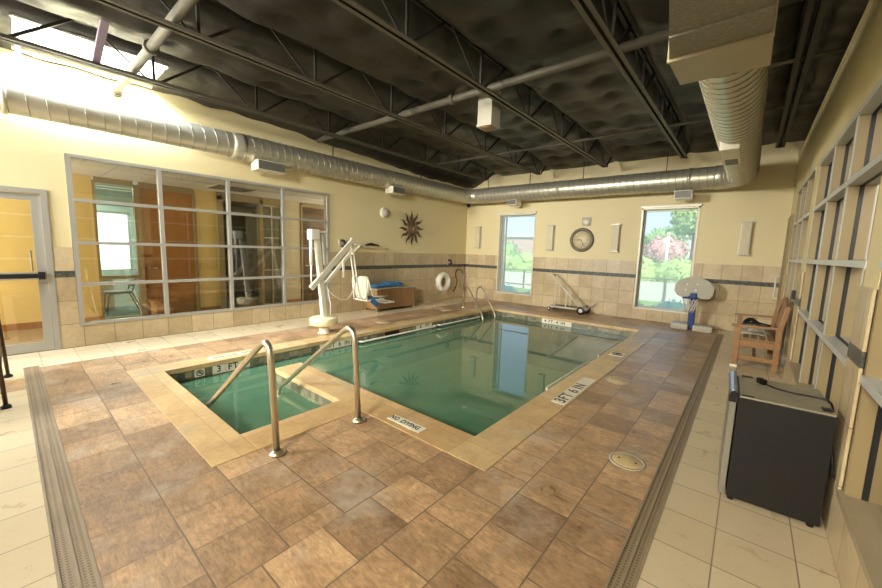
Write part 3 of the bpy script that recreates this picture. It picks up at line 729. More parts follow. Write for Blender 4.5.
# ------------------------------------------------------------------ POOL HARDWARE
def handrail(name, y, xb, lab):
    o = thing(name, lab, 'handrail', (xb, y, 0), 0, 'stair handrails at the pool steps')
    pts = fillet([(xb, y, 0.006), (xb-.075, y, .895), (xb-1.37, y, -.025), (xb-1.48, y, -.085), (xb-1.49, y, -.55)], .20, 10)
    MB().tube(pts, .025, 14).build('rail_tube', m['steel'], o)
    MB().lathe([(0, 0.006), (.06, .006), (.06, .016), (.036, .03), (.026, .036)], (xb, y, 0)).build('base_flange', m['steel'], o)
    return o
handrail('pool_handrail', 1.20, -2.547, 'steel handrail of the pool steps standing nearest the left deck drain')
handrail('pool_handrail', 1.94, -2.54, 'steel handrail of the pool steps standing nearest the main pool')
# ladder grab rails
def grab(pb, top, pw, lab):
    o = thing('ladder_grab_rail', lab, 'grab rail', pb, 0, 'pool ladder grab rails')
    MB().tube(fillet([pb, (pb[0], pb[1], top*.82), ((pb[0]*.8+pw[0]*.2), (pb[1]*.8+pw[1]*.2), top), (pw[0]*.8+pb[0]*.2, pw[1]*.8+pb[1]*.2, .08), (pw[0], pw[1], -.12), (pw[0], pw[1], -.7)], .10, 8), .021, 12).build('rail_tube', m['steel'], o)
    MB().lathe([(0, 0), (.06, 0), (.06, .012), (.022, .03)], pb).build('base_flange', m['steel'], o)
    return o
grab((-5.84, 7.95, .0), .58, (-4.98, 7.62, 0), 'steel ladder grab rail nearer the wooden chest')
grab((-5.70, 8.35, .0), .60, (-4.98, 8.20, 0), 'steel ladder grab rail nearer the far left corner')
# waterline safety bars
def bar_rail(p0, p1, off, lab, r=.016):
    o = thing('waterline_bar', lab, 'safety bar', p0, 0, 'waterline safety bars')
    q0, q1, f = Vector(p0), Vector(p1), Vector(off)
    MB().tube(fillet([q0-f, q0, q1, q1-f], .05), r, 10).build('bar_tube', m['white'], o)
bar_rail((-5.14, 3.98, -.13), (-5.14, 6.02, -.13), (.09, 0, 0), 'white waterline safety bar below the pool lift')
bar_rail((-5.14, 6.14, -.13), (-5.14, 7.75, -.13), (.09, 0, 0), 'white waterline safety bar below the far end of the left deck')
bar_rail((-1.67, 3.95, -.02), (-1.67, 5.45, -.02), (-.05, 0, .05), 'white waterline safety bar along the right pool edge, nearer one', .010)
bar_rail((-1.67, 5.85, -.02), (-1.67, 7.2, -.02), (-.05, 0, .05), 'white waterline safety bar along the right pool edge, farther one', .010)
# skimmer mouth
o = thing('skimmer_mouth', 'dark rectangular skimmer opening under the left coping', 'skimmer', (PXL, 4.8, -.12))
b = MB(); 
for a in ((4.57, 4.60, -.2, -.05), (4.98, 5.01, -.2, -.05), (4.57, 5.01, -.065, -.05), (4.57, 5.01, -.2, -.185)): b.box(PXL, PXL+.02, *a)
b.build('frame', m['teak'], o); MB().box(PXL, PXL+.008, 4.60, 4.98, -.185, -.065).build('opening', m['black'], o)
# skimmer lids
def lid(x, y, r, lab):
    o = thing('deck_access_cover', lab, 'deck cover', (x, y, 0), 0, 'round lids in the deck')
    MB().lathe([(0, .006), (r*.96, .006), (r, .003), (r, .0)], (x, y, 0)).build('cover', m['lid'], o)
    MB().lathe([(r, .0), (r, .004), (r+.022, .004), (r+.022, 0)], (x, y, 0)).build('rim', m['grey_p'], o)
    b = MB()
    for s in (-.55, .55): b.cyl((x+s*r, y, .005), (x+s*r, y, .0075), .009, n=10)
    b.build('screws', m['text'], o)
lid(-1.11, 4.80, .125, 'round cream lid in the slate deck level with the 3 FT 6 IN marking')
lid(-.56, 2.93, .105, 'round cream lid in the slate deck close to the right trench drain')
lid(-5.75, 5.0, .12, 'round pale lid in the deck in front of the wooden chest')
lid(-5.85, 7.2, .12, 'round pale lid in the deck in front of the lifebuoy')

# depth markers
def text(body, par, loc, xdir, ydir, size, mat=None, name='lettering', sx=1.):
    cu = bpy.data.curves.new(name, 'FONT'); cu.body = body; cu.size = size; cu.align_x = 'CENTER'; cu.align_y = 'CENTER'; cu.extrude = .0008; cu.offset = .0016; cu.space_character = 1.12
    cu.materials.append(mat or m['text']); o = bpy.data.objects.new(name, cu); C.objects.link(o)
    x, y = Vector(xdir), Vector(ydir); z = x.cross(y)
    Mx = Matrix(((x.x*sx, y.x, z.x, loc[0]), (x.y*sx, y.y, z.y, loc[1]), (x.z*sx, y.z, z.z, loc[2]), (0, 0, 0, 1)))
    me = bpy.data.meshes.new_from_object(o); bpy.data.objects.remove(o); me.transform(Mx); me.transform(world(par).inverted())
    o = bpy.data.objects.new(name, me); C.objects.link(o); o.parent = par; return o
def marker(lab, c, xdir, ydir, w, h, body, size, cells_=1, sx=1.):
    o = thing('depth_marker', lab, 'pool marker', c, 0, 'pool edge markers')
    x, y = Vector(xdir), Vector(ydir); z = x.cross(y)
    Mx = Matrix(((x.x, y.x, z.x, c[0]), (x.y, y.y, z.y, c[1]), (x.z, y.z, z.z, c[2]), (0, 0, 0, 1)))
    b = MB(); cw = w/cells_
    for i in range(cells_): b.box(-w/2+cw*i+.002, -w/2+cw*(i+1)-.002, -h/2, h/2, -.002, .004, M=Mx)
    b.build('tile', m['marker'], o)
    if body:
        if isinstance(body, str): body = [(0, body)]
        for off, s_ in body: text(s_, o, Vector(c)+x*off+z*.0048, xdir, ydir, size, sx=sx)
    return o
def nodive(lab, c, xdir, ydir, s=.12):
    o = marker(lab, c, xdir, ydir, s*1.15, s, None, 0); x, y = Vector(xdir), Vector(ydir); z = x.cross(y); cc = Vector(c)+z*.006; r = s*.36
    k = 20; b = MB().tube([cc+x*r*math.cos(2*PI*i/k)+y*r*math.sin(2*PI*i/k) for i in range(k)], .005, 6, closed=True)
    b.tube([cc-x*r*.7+y*r*.7, cc+x*r*.7-y*r*.7], .005, 6); b.tube([cc-x*r*.45-y*r*.1, cc+x*r*.1+y*.02, cc+x*r*.5-y*r*.2], .006, 6)
    b.build('no_diving_symbol', m['text'], o)
XW = PXL+.006
marker('white 3 FT depth marker under the left coping by the pool steps', (XW, 1.88, -.112), (0, 1, 0), (0, 0, 1), .47, .118, [(-.16, '3'), (.015, 'FT')], .115, 3)
nodive('small white no diving tile left of the 3 FT marker', (XW, 1.50, -.112), (0, 1, 0), (0, 0, 1), .10)
marker('white 3 FT 6 IN depth marker under the left coping beside the lift', (XW, 3.52, -.110), (0, 1, 0), (0, 0, 1), .62, .118, [(-.23, '3'), (-.08, 'FT'), (.07, '6'), (.22, 'IN')], .10, 4)
marker('white 4 FT depth marker under the left coping beyond the chest', (XW, 5.72, -.110), (0, 1, 0), (0, 0, 1), .50, .11, [(-.12, '4'), (.1, 'FT')], .10, 3)
marker('white 4 FT 4 IN depth marker on the far pool edge', (-3.42, PY3-.006, -.112), (1, 0, 0), (0, 0, 1), .74, .118, [(-.28, '4'), (-.14, 'FT'), (.02, '4'), (.16, 'IN')], .10, 5)
marker('white 3 FT 6 IN marking set flat in the right coping', (-1.375, 4.08, T+.001), (0, 1, 0), (-1, 0, 0), 1.02, .15, [(-.32, '3FT'), (-.06, '6'), (.14, 'IN')], .17, 1)
nodive('small no diving tile at the far end of the right coping', (-1.44, 6.05, T+.002), (0, 1, 0), (-1, 0, 0), .2)
marker('white NO DIVING marking set flat in the near coping', (-2.19, 2.19, T+.001), (1, 0, 0), (0, 1, 0), .40, .10, [(-.145, 'NO'), (.05, 'DIVING')], .078, 1, .76)
marker('white NO DIVING marking set flat in the left coping', (-5.36, 1.92, T+.001), (0, -1, 0), (1, 0, 0), .56, .12, [(-.20, 'NO'), (.075, 'DIVING')], .095, 1, .85)
b = MB()

# ------------------------------------------------------------------ POOL LIFT
LX, LY = -5.70, 3.585
L = thing('pool_lift', 'white pool lift with parallel arms and sling seat on the left deck', 'pool lift', (LX, LY, 0))
MB().lathe([(0, 0), (.11, 0), (.11, .012), (.085, .02), (.075, .16), (0, .16)], (LX, LY, 0)).build('floor_socket', m['white_m'], L)
MB().lathe([(0, .15), (.21, .15), (.238, .165), (.242, .27), (.22, .295), (.06, .30), (0, .30)], (LX, LY, 0), n=40).build('base_cover', m['cream_d'], L)
MB().bar((LX, LY, .29), (LX, LY-.13, 1.78), .085, .085, (0, 1, 0), .012).build('mast', m['white_m'], L)
MB().bar((LX+.0, LY+.005, 1.22), (LX, LY-.035, 1.74), .13, .05, (0, 1, 0), .01).build('battery_pack', m['grey_p'], L)
MB().box(LX-.075, LX+.075, LY-.27, LY-.10, 1.64, 1.82, bev=.03).build('motor', m['white'], L)
MB().box(LX-.03, LX+.03, LY-.13, LY+.06, 1.765, 1.80, bev=.006).build('top_bracket', m['white_m'], L)
b = MB().cyl((LX, LY-.235, 1.66), (LX, LY-.235, 1.22), .028); b.cyl((LX, LY-.235, 1.23), (LX, LY-.235, .86), .013); b.build('actuator', m['white'], L)
b = MB().bar((LX+.03, LY-.26, .82), (LX+.03, LY+.60, 1.67), .06, .085, (0, -.7, .7), .008); b.build('lift_arm', m['white_m'], L)
MB().bar((LX-.03, LY+.03, .86), (LX-.03, LY+.60, 1.44), .05, .055, (0, -.7, .7), .006).build('lift_arm', m['white_m'], L)
MB().bar((LX, LY+.595, 1.71), (LX, LY+.615, 1.40), .05, .05, (0, 1, 0), .006).build('end_link', m['white_m'], L)
b = MB()
for dx in (-.045, .045): b.tube(fillet([(LX+dx, LY+.60, 1.44), (LX+dx, LY+.70, .82), (LX+dx, LY+.76, .56), (LX+dx, LY+.95, .505), (LX+dx, LY+1.3, .50)], .07), .017, 8)
b.build('seat_hanger', m['white_m'], L)
b = MB()
for dx in (-.2, .2): b.tube(fillet([(LX+dx, LY+.80, .52), (LX+dx, LY+.76, .95), (LX+dx*.9, LY+.82, 1.0), (LX+dx*.9, LY+.92, .70), (LX+dx, LY+.95, .60), (LX+dx, LY+1.32, .585)], .06), .014, 8)
b.build('armrest_frame', m['white'], L)
b = MB()
for i in range(11):
    t0 = i/10; pass
oc_ = [(.19*(abs(math.cos(a))**.7)*(1 if math.cos(a) > 0 else -1), .22*(abs(math.sin(a))**.7)*(1 if math.sin(a) > 0 else -1)) for a in [2*PI*i/20 for i in range(20)]]
b.prism([(LX+u, LY+.815+.07*(v+.22), .77+v) for u, v in oc_], (0, .03, 0)); b.build('backrest', m['white'], L)
MB().box(LX-.2, LX+.2, LY+.82, LY+1.24, .51, .545, bev=.014).build('seat', m['white'], L)
b = MB().box(LX-.17, LX+.17, LY+.86, LY+1.12, .545, .575, bev=.012); b.bar((LX+.21, LY+.9, .54), (LX+.21, LY+1.06, .42), .02, .10, bev=.006); b.build('seat_pad', m['towel'], L)
MB().box(LX-.16, LX+.16, LY+1.28, LY+1.55, .43, .455, bev=.01).build('footrest', m['white'], L)
MB().bar((LX+.02, LY+.40, 1.28), (LX+.02, LY+.40, .98), .03, .035, (0, 1, 0), .008).build('hand_control', m['white'], L)
cab = [(LX+.05, LY+.03, .82), (LX+.06, LY+.12, .70), (LX+.06, LY+.30, .58), (LX+.05, LY+.47, .57), (LX+.04, LY+.57, .68), (LX+.0, LY+.68, .84)]
b = MB().tube(fillet(cab, .12), .009, 6); b.tube([(LX+.05, LY+.05, .80), (LX+.06, LY+.10, .5), (LX+.07, LY+.09, .31)], .008, 6); b.build('cable', m['white'], L)

# ------------------------------------------------------------------ CHEST
ch = thing('storage_chest', 'brown slatted wooden chest with pale lid against the left wall', 'chest', (-6.97, 6.31, 0))
b = MB(); x0, x1, y0, y1 = -7.22, -6.725, 5.665, 6.965
n = 14
for i in range(n):
    a = y0+(y1-y0)*i/n; b.box(x1-.02, x1, a+.003, a+(y1-y0)/n-.003, .06, .535, bev=.003)
for i in range(5):
    a = x0+(x1-x0)*i/5
    for y in (y0, y1-.02): b.box(a+.003, a+.096, y, y+.02, .06, .535, bev=.003)
b.box(x0, x1-.02, y0+.02, y1-.02, .06, .52); b.build('body', m['teak_v'], ch)
for x in (x0+.03, x1-.03):
    for y in (y0+.03, y1-.03): MB().box(x-.025, x+.025, y-.025, y+.025, 0, .07).build('foot', m['beige'], ch)
b = MB(); N = 14
for i in range(N):
    f0, f1 = i/N, (i+1)/N
    za = lambda f: .535+.03*math.sin(PI*min(1, f*1.3))*(1-f*.4)
    b.prism([(x0-.01, y0-.02+(y1-y0+.03)*f0, za(f0)), (x0-.01, y0-.02+(y1-y0+.03)*f1, za(f1)), (x1+.03, y0-.02+(y1-y0+.03)*f1, za(f1)), (x1+.03, y0-.02+(y1-y0+.03)*f0, za(f0))], (0, 0, .018))
b.build('lid', m['grey_p'], ch)
b = MB()
for i in range(3):
    r = bmesh.ops.create_grid(b.bm, x_segments=12, y_segments=20, size=1)
    for v in r['verts']:
        u, w = v.co.x, v.co.y
        v.co = Vector((-6.98+.02*i+u*(.19-.02*i), 6.12+.12*i+w*(.44-.11*i), .618+.03*i+.028*noise.noise(Vector((u*2.5+i*9, w*5, 1)))+.012*noise.noise(Vector((u*9, w*14, i)))-(.02 if max(abs(u), abs(w)) > .95 else 0)))
    for f in b.bm.faces: f.smooth = True
tw = b.build('blue_towel', m['towel']); sd = tw.modifiers.new('s', 'SOLIDIFY'); sd.thickness = .022; sd.offset = 1
tag(tw, 'crumpled blue towels lying on the wooden chest lid', 'towel')

# ------------------------------------------------------------------ LEFT WALL DECOR
X = XL
o = thing('sun_ornament', 'dark metal sun face ornament with wavy rays on the cream wall', 'wall ornament', (X+.012, 7.28, 2.09))
X += .012
b = MB().lathe([(0, .06), (.09, .055), (.15, .04), (.17, .02), (.17, 0)], (X, 7.28, 2.09), 'x', 28); b.lathe([(.165, .0), (.165, .045), (.20, .045), (.20, 0)], (X, 7.28, 2.09), 'x', 28)
b.blob((X+.065, 7.28, 2.075), .03, 2, 0, sc=(1, .6, 1.4)); 
for s in (-.065, .065): b.blob((X+.055, 7.28+s, 2.13), .022, 1, 0, sc=(.7, 1.3, .7))
b.bar((X+.055, 7.22, 2.01), (X+.055, 7.34, 2.01), .02, .02); b.build('sun_face', M('aged_copper', (128, 104, 76), .4, .5), o)
for k in range(12):
    a = 2*PI*k/12+.05; c, s = math.cos(a), math.sin(a); P = []
    for i in range(12):
        f = i/11; r = .19+.29*f; wv = .024*math.sin(f*2.2*PI)*(1-.3*f); hw = (.040*math.sin(PI*min(1, f*1.0+.12))**.8+.004)*(1-.55*f)
        P.append((r, wv, hw))
    L_ = [(r, w+h) for r, w, h in P]+[(r, w-h) for r, w, h in P[::-1]]
    mbr = MB()
    for i in range(11):
        (r0, w0, h0), (r1, w1, h1) = P[i], P[i+1]
        q = [(r0, w0-h0), (r0, w0+h0), (r1, w1+h1), (r1, w1-h1)]
        mbr.prism([(X+.012, 7.28+c*r-s*w, 2.09+s*r+c*w) for r, w in q], (.014, 0, 0))
    mbr.build('sun_ray', m['bronze'], o)
X = XL
def dome(name, lab, loc, axis, r, cat):
    o = thing(name, lab, cat, loc)
    MB().lathe([(0, .03), (r, .03), (r, 0)], loc, axis).build('base_plate', m['white'], o)
    MB().lathe([(0, .13), (r*.4, .12), (r*.7, .09), (r*.85, .05), (r*.85, .03)], loc, axis).build('dome', m['grey_p'], o)
    return o
dome('emergency_light', 'round grey dome light on the left wall beside the sun ornament', (X, 6.30, 2.43), 'x', .13, 'wall light')
def hook(name, y, z, lab):
    o = thing(name, lab, 'wall hook', (X, y, z))
    MB().box(X, X+.03, y-.07, y+.07, z-.09, z+.09, bev=.008).build('back_plate', m['grey_p'], o)
    MB().tube(fillet([(X+.03, y, z+.06), (X+.12, y, z+.05), (X+.13, y, z-.06), (X+.05, y, z-.07)], .05), .03, 10).build('hook_arm', m['black'], o)
hook('wall_hook', 5.02, 1.62, 'dark wall hook just left of the lift arm')
hook('wall_hook', 8.95, 1.16, 'dark wall hook above the lifebuoy at tile height')
o = thing('pole_bracket', 'dark handled bracket with cream shelf on the wall behind the lift', 'bracket', (X, 5.9, 1.6))
MB().box(X, X+.10, 5.55, 6.30, 1.52, 1.545, bev=.004).build('shelf', m['cream_d'], o); MB().tube([(X+.06, 5.68, 1.60), (X+.06, 5.85, 1.625), (X+.06, 6.08, 1.59)], [.02, .035, .02], 10).build('grip', m['black'], o)
# round bracket
o = thing('wall_bracket', 'small white angled bracket on the wall right of the lift arm top', 'bracket', (X, 5.4, 1.55)); b = MB(); b.box(X, X+.14, 5.30, 5.50, 1.58, 1.61, bev=.005); b.bar((X+.12, 5.46, 1.58), (X+.02, 5.36, 1.44), .035, .035); b.build('arm', m['white'], o)
# lifebuoy
o = thing('lifebuoy', 'white lifebuoy ring hanging low on the tiled left wall', 'lifebuoy', (X, 8.62, .56))
c = Vector((X+.11, 8.62, .56)); ringp = [c+Vector((0, math.cos(a)*.225, math.sin(a)*.225)) for a in [2*PI*i/40 for i in range(40)]]
MB().tube(ringp, .085, 18, closed=True).build('ring', m['white'], o)
rp = [c+Vector((.04*math.sin(4*a), math.cos(a)*(.325+.012*math.cos(4*a)), math.sin(a)*(.325+.012*math.cos(4*a)))) for a in [2*PI*i/48 for i in range(48)]]
MB().tube(rp, .009, 6, closed=True).build('grab_rope', m['cream_d'], o)
MB().cyl((X, 8.62, .80), (X+.13, 8.62, .80), .015, n=10).build('peg', m['black'], o)
# shepherd's crook
o = thing('rescue_crook', 'rescue crook with dark curved hook leaning in the far left corner', 'rescue hook', (X+.12, 9.62, 0))
MB().cyl((X+.12, 9.62, 0), (X+.06, 9.70, 1.05), .016, n=10).build('pole', m['alum'], o)
MB().tube(fillet([(X+.06, 9.70, .70), (X+.06, 9.62, .90), (X+.05, 9.35, .95), (X+.05, 9.28, .75), (X+.05, 9.42, .55), (X+.05, 9.30, .30), (X+.05, 9.20, .22)], .12), .012, 8).build('crook', m['black'], o)
o = thing('security_camera', 'small black security camera in the far left corner under the duct', 'camera', (X, YF, 3.0))
b = MB().bar((X+.02, YF-.02, 3.04), (X+.12, YF-.12, 2.99), .03, .03); b.build('arm', m['black'], o); MB().blob((X+.15, YF-.15, 2.97), .06, 2, 0).build('camera_dome', m['black'], o)

# ------------------------------------------------------------------ FAR WALL DECOR
def sconce(x, lab):
    o = thing('wall_sconce', lab, 'wall light', (x, YF, 1.96), 0, 'wall sconces on the far wall')
    MB().box(x-.095, x+.095, YF-.02, YF, 1.62, 2.30, bev=.004).build('back_plate', m['alum'], o)
    MB().box(x-.085, x+.085, YF-.115, YF-.015, 1.635, 2.285, bev=.03).build('diffuser', m['sconce'], o)
    for z in (1.615, 2.28): MB().box(x-.095, x+.095, YF-.122, YF, z, z+.025, bev=.004).build('end_cap', m['alum'], o)
sconce(-6.745, 'slim wall sconce between the far left corner and the first tall window')
sconce(-4.31, 'slim wall sconce between the first tall window and the clock')
sconce(-2.62, 'slim wall sconce between the clock and the second tall window')
sconce(-.125, 'slim wall sconce right of the second tall window above the hoop')
o = thing('wall_clock', 'round wall clock with thick grey rim on the far wall', 'clock', (-3.46, YF, 1.91)); c = (-3.46, YF, 1.91)
MB().lathe([(.225, 0), (.235, .05), (.27, .07), (.305, .055), (.315, 0)], c, 'y', 48).build('rim', M('grey_brown_rim', (112, 102, 84), .4, .2), o)
fc = MB().lathe([(0, .03), (.236, .03), (.236, 0)], c, 'y', 40).build('dial', m['cream_d'], o)
b = MB()
for k in range(12):
    a = 2*PI*k/12; q = .205; L_ = .035 if k % 3 == 0 else .02
    b.bar((c[0]+math.sin(a)*(q-L_), YF-.034, c[2]+math.cos(a)*(q-L_)), (c[0]+math.sin(a)*q, YF-.034, c[2]+math.cos(a)*q), .012, .003, (0, 1, 0))
b.build('hour_marks', m['text'], fc)
b = MB(); b.bar((c[0], YF-.038, c[2]), (c[0]-.13, YF-.038, c[2]+.0), .018, .004, (0, 1, 0)); b.build('hour_hand', m['text'], o)
b = MB(); b.bar((c[0], YF-.042, c[2]), (c[0]+.06, YF-.042, c[2]-.16), .014, .004, (0, 1, 0)); b.build('minute_hand', m['text'], o)
o = thing('fire_alarm', 'grey square alarm with round lens above the wall clock', 'alarm', (-3.37, YF, 2.39)); MB().box(-3.48, -3.26, YF-.05, YF, 2.28, 2.49, bev=.02).build('housing', m['grey_p'], o); MB().lathe([(0, .11), (.05, .10), (.085, .07), (.09, .05)], (-3.37, YF, 2.37), 'y').build('lens', m['white'], o)

# ------------------------------------------------------------------ TROLLEY
o = thing('pool_trolley', 'white two-rail pool cleaner trolley with small wheels by the far wall', 'trolley', (-3.6, 9.5, 0))
ya, yb = 9.42, 9.74
b = MB()
for y in (ya, yb): b.tube([(-4.03, y, .97), (-3.16, y, .13)], .018, 8)
b.tube([(-4.03, ya, .97), (-4.03, yb, .97)], .016, 8); b.tube([(-3.45, ya, .41), (-3.45, yb, .41)], .012, 8); b.build('sloped_rails', m['white_m'], o)
b = MB()
for y in (ya, yb): b.tube([(-4.07, y, .115), (-3.10, y, .125)], .018, 8); b.tube([(-3.60, y, .12), (-3.60, y, .56)], .014, 8); b.tube([(-3.9, y, .12), (-3.92, y, .86)], .010, 8)
for x in (-4.07, -3.6, -3.12): b.tube([(x, ya, .12), (x, yb, .12)], .014, 8)
b.build('base_frame', m['white_m'], o)
MB().box(-3.95, -3.30, ya+.02, yb-.02, .135, .15, bev=.003).build('tray', m['grille'], o)
def wheel(x, y, r, nm='wheel'):
    w = MB().lathe([(r*.5, -.02), (r*.95, -.022), (r, -.012), (r, .012), (r*.95, .022), (r*.5, .02)], (x, y, r), 'y').build(nm, m['black'], o); MB().lathe([(0, -.024), (r*.52, -.022), (r*.52, .022), (0, .026)], (x, y, r), 'y').build('hub', m['white'], w)
wheel(-3.18, ya-.05, .10); wheel(-3.18, yb+.05, .10); wheel(-4.05, ya, .05, 'caster'); wheel(-4.05, yb, .05, 'caster')
MB().tube([(-3.12, yb, .16), (-2.93, yb, .30)], .012, 8).build('tow_bar', m['white_m'], o)

# ------------------------------------------------------------------ HOOP
o = thing('basketball_hoop', 'poolside basketball hoop with rounded grey backboard and blue post', 'basketball hoop', (-.84, 9.36, 0))
def pillow(x0, x1, nm):
    MB().box(x0, x1, 9.22, 9.62, 0.0, .135, bev=.05).build(nm, m['grey_p'], o)
pillow(-1.19, -.87, 'base_float'); pillow(-.80, -.45, 'base_float')
MB().bar((-.84, 9.38, .02), (-.85, 9.38, .80), .115, .12, (0, 1, 0), .012).build('post', m['blue'], o)
pts = [(-1.0, .672), (-.70, .672), (-.56, .70), (-.515, .78), (-.51, .93), (-.58, 1.04), (-.72, 1.12), (-.86, 1.155), (-1.0, 1.12), (-1.13, 1.05), (-1.20, .95), (-1.205, .82), (-1.14, .72)]
b = MB(); b.prism([(x, 9.36, z) for x, z in pts], (0, .05, 0))
es = [e for e in b.bm.edges if abs(e.verts[0].co.y-e.verts[1].co.y) < 1e-5]; bmesh.ops.bevel(b.bm, geom=es, offset=.015, segments=2, affect='EDGES')
bk = b.build('backboard', m['grey_p'], o)
b = MB()
for x, z in ((-.98, .97), (-.80, .98), (-.82, .86), (-1.0, .85)): b.cyl((x, 9.362, z), (x, 9.352, z), .022, .018, 10)
b.build('bolts', m['white'], bk)
c = Vector((-.88, 9.20, .70)); b = MB().tube([c+Vector((math.cos(a)*.14, math.sin(a)*.14, 0)) for a in [2*PI*i/24 for i in range(24)]], .012, 8, closed=True); b.box(-.93, -.80, 9.31, 9.36, .66, .74, bev=.006)
rim = b.build('rim', m['blue'], o)
b = MB()
for k in range(12):
    for s in (1, -1):
        P = []
        for i in range(6):
            f = i/5; a = 2*PI*k/12+s*f*.8; r = .14-.06*f; P.append(c+Vector((math.cos(a)*r, math.sin(a)*r, -.30*f)))
        b.tube(P, .0045, 4)
b.build('net', m['white'], rim)

# ------------------------------------------------------------------ BENCH
bn = thing('wooden_bench', 'brown wooden slatted bench with arms facing the pool', 'bench', (.2, 7.37, 0))
y0, y1 = 6.72, 8.04
tk = m['teak']
for y in (y0, y1):
    MB().box(-.07, 0.0, y-.035, y+.035, 0, .585, bev=.006).build('leg', tk, bn)
    b = MB(); b.bar((.40, y, 0), (.40, y, .60), .065, .065, (0, 1, 0), .006); b.bar((.40, y, .58), (.455, y, .93), .06, .06, (0, 1, 0), .006); b.build('leg', tk, bn)
    MB().bar((-.11, y, .60), (.42, y, .615), .075, .03, (0, 0, 1), .008).build('armrest', tk, bn)
    MB().bar((-.03, y, .15), (.40, y, .15), .03, .06, (0, 0, 1), .004).build('stretcher', tk, bn)
    MB().bar((-.03, y, .36), (.40, y, .36), .035, .09, (0, 0, 1), .004).build('side_apron', tk, bn)
MB().box(-.06, -.03, y0, y1, .31, .40, bev=.004).build('front_apron', tk, bn)
MB().bar((.18, y0, .15), (.18, y1, .15), .035, .05, (0, 0, 1), .004).build('stretcher', tk, bn)
for i in range(5):
    x = -.06+.09*i; MB().box(x, x+.068, y0-.02, y1+.02, .41, .432, bev=.004).build('seat_slat', tk, bn)
b = MB(); N = 16
def arch(f): return .82+.19*math.sin(PI*f)
P = [(.425, y0+.04+(y1-y0-.08)*i/N, arch(i/N)) for i in range(N+1)]
for i in range(N):
    q0, q1 = P[i], P[i+1]; b.prism([(.455, q0[1], q0[2]-.13), (.455, q1[1], q1[2]-.13), (.475, q1[1], q1[2]), (.475, q0[1], q0[2])], (-.028, 0, 0))
b.build('back_rail', tk, bn)
MB().bar((.42, y0, .50), (.42, y1, .50), .03, .07, (0, 0, 1), .004).build('back_rail', tk, bn)
n = 9
for i in range(n):
    y = y0+.10+(y1-y0-.2)*i/(n-1); MB().bar((.42, y, .50), (.455, y, arch((y-y0)/(y1-y0))-.06), .085, .018, (1, 0, 0), .004).build('back_slat', tk, bn)
MB().box(-.075, .005, y0-.04, y0+.04, 0, .03, bev=.004).build('foot_cap', m['white'], bn)
b = MB()
for i, (cx, cy, rx, ry, h) in enumerate(((.10, 7.42, .17, .36, .05), (.14, 7.62, .15, .28, .09), (.20, 7.40, .13, .22, .08))):
    r = bmesh.ops.create_grid(b.bm, x_segments=14, y_segments=18, size=1)
    for v in r['verts']:
        u, w = v.co.x, v.co.y; e = max(abs(u), abs(w))
        v.co = Vector((cx+u*rx+.02*noise.noise(Vector((w*3, i, 0))), cy+w*ry+.03*noise.noise(Vector((u*3, i, 5))), .437+h*(1-e**4)*(.6+.5*noise.noise(Vector((u*3+i*5, w*4, 2))))+.004*i))
for f in b.bm.faces: f.smooth = True
tw = b.build('white_towel', m['wtowel']); sd = tw.modifiers.new('s', 'SOLIDIFY'); sd.thickness = .012; sd.offset = 1
tag(tw, 'crumpled white towel lying on the wooden bench seat', 'towel')
b = MB().tube(fillet([(.03, 7.36, .52), (.06, 7.42, .60), (.13, 7.46, .585), (.15, 7.36, .53), (.22, 7.30, .50), (.31, 7.34, .53)], .05), [.03], 8) if False else MB()
pts = fillet([(.02, 7.30, .535), (.04, 7.36, .60), (.11, 7.42, .63), (.16, 7.36, .585), (.24, 7.28, .565), (.33, 7.30, .555)], .05)
b.tube(pts, .028, 8); b.tube([(.05, 7.33, .575), (.12, 7.30, .575), (.17, 7.42, .59)], .02, 8)
tag(b.build('black_strap', m['black']), 'black strap bundle lying on the white towel on the bench', 'strap')

# ------------------------------------------------------------------ FRIDGE
F = thing('mini_fridge', 'black mini fridge with grey top standing against the right wall', 'fridge', (.006, 2.89, 0), .035)
F_M = world(F)
def fb(*a, **k):
    b = k.pop('b', None) or MB(); return b.box(*a, M=F_M, **k)
t = NT('black_textured_steel'); n_ = t.noise(160, 2); t.bsdf(t.mix(t.noise(3), lin(14, 12, 11), lin(23, 20, 18)), .5, .0, t.bump(n_, .25, .003)); m['fridge'] = t.m
m['ftop'] = M('worn_grey_metal', (160, 152, 128), .4, .1, var=.25, scale=5); m['fdoor'] = M('light_grey_door', (150, 146, 134), .35, .5)
fb(.025, .452, 0, .53, .03, .692, bev=.004).build('body', m['fridge'], F)
b = fb(.03, .448, .005, .525, .692, .702); b.build('top_panel', m['ftop'], F)
d = fb(-.016, .018, .0, .53, .035, .66, bev=.006).build('door', m['fdoor'], F)
b = MB(); prof = [(-.022, .655), (-.025, .69), (-.015, .718), (.0, .727), (.02, .716), (.025, .655)]
b.prism([F_M @ Vector((x, -.004, z)) for x, z in prof], F_M.to_3x3() @ Vector((0, .538, 0)))
t = NT('blue_chrome'); t.bsdf(lin(120, 140, 165), .22, .8); b.build('door_cap', t.m, d)
for y in (-.006, .528): MB().prism([F_M @ Vector((x*1.02, y, z*1.0)) for x, z in prof], F_M.to_3x3() @ Vector((0, .008, 0))).build('end_cap', m['black'], d)
for x in (.05, .42):
    for y in (.04, .49): MB().cyl(F_M @ Vector((x, y, 0)), F_M @ Vector((x, y, .035)), .018, n=10).build('foot', m['black'], F)
for a in ((.40, .44, .04, .10, .703, .709), (.04, .10, .008, .03, .702, .707), (.05, .11, .49, .52, .702, .708)): MB().box(*a, M=F_M).build('hinge_cover', m['black'], F)
fw = lambda x, y, z: F_M @ Vector((x, y, z))
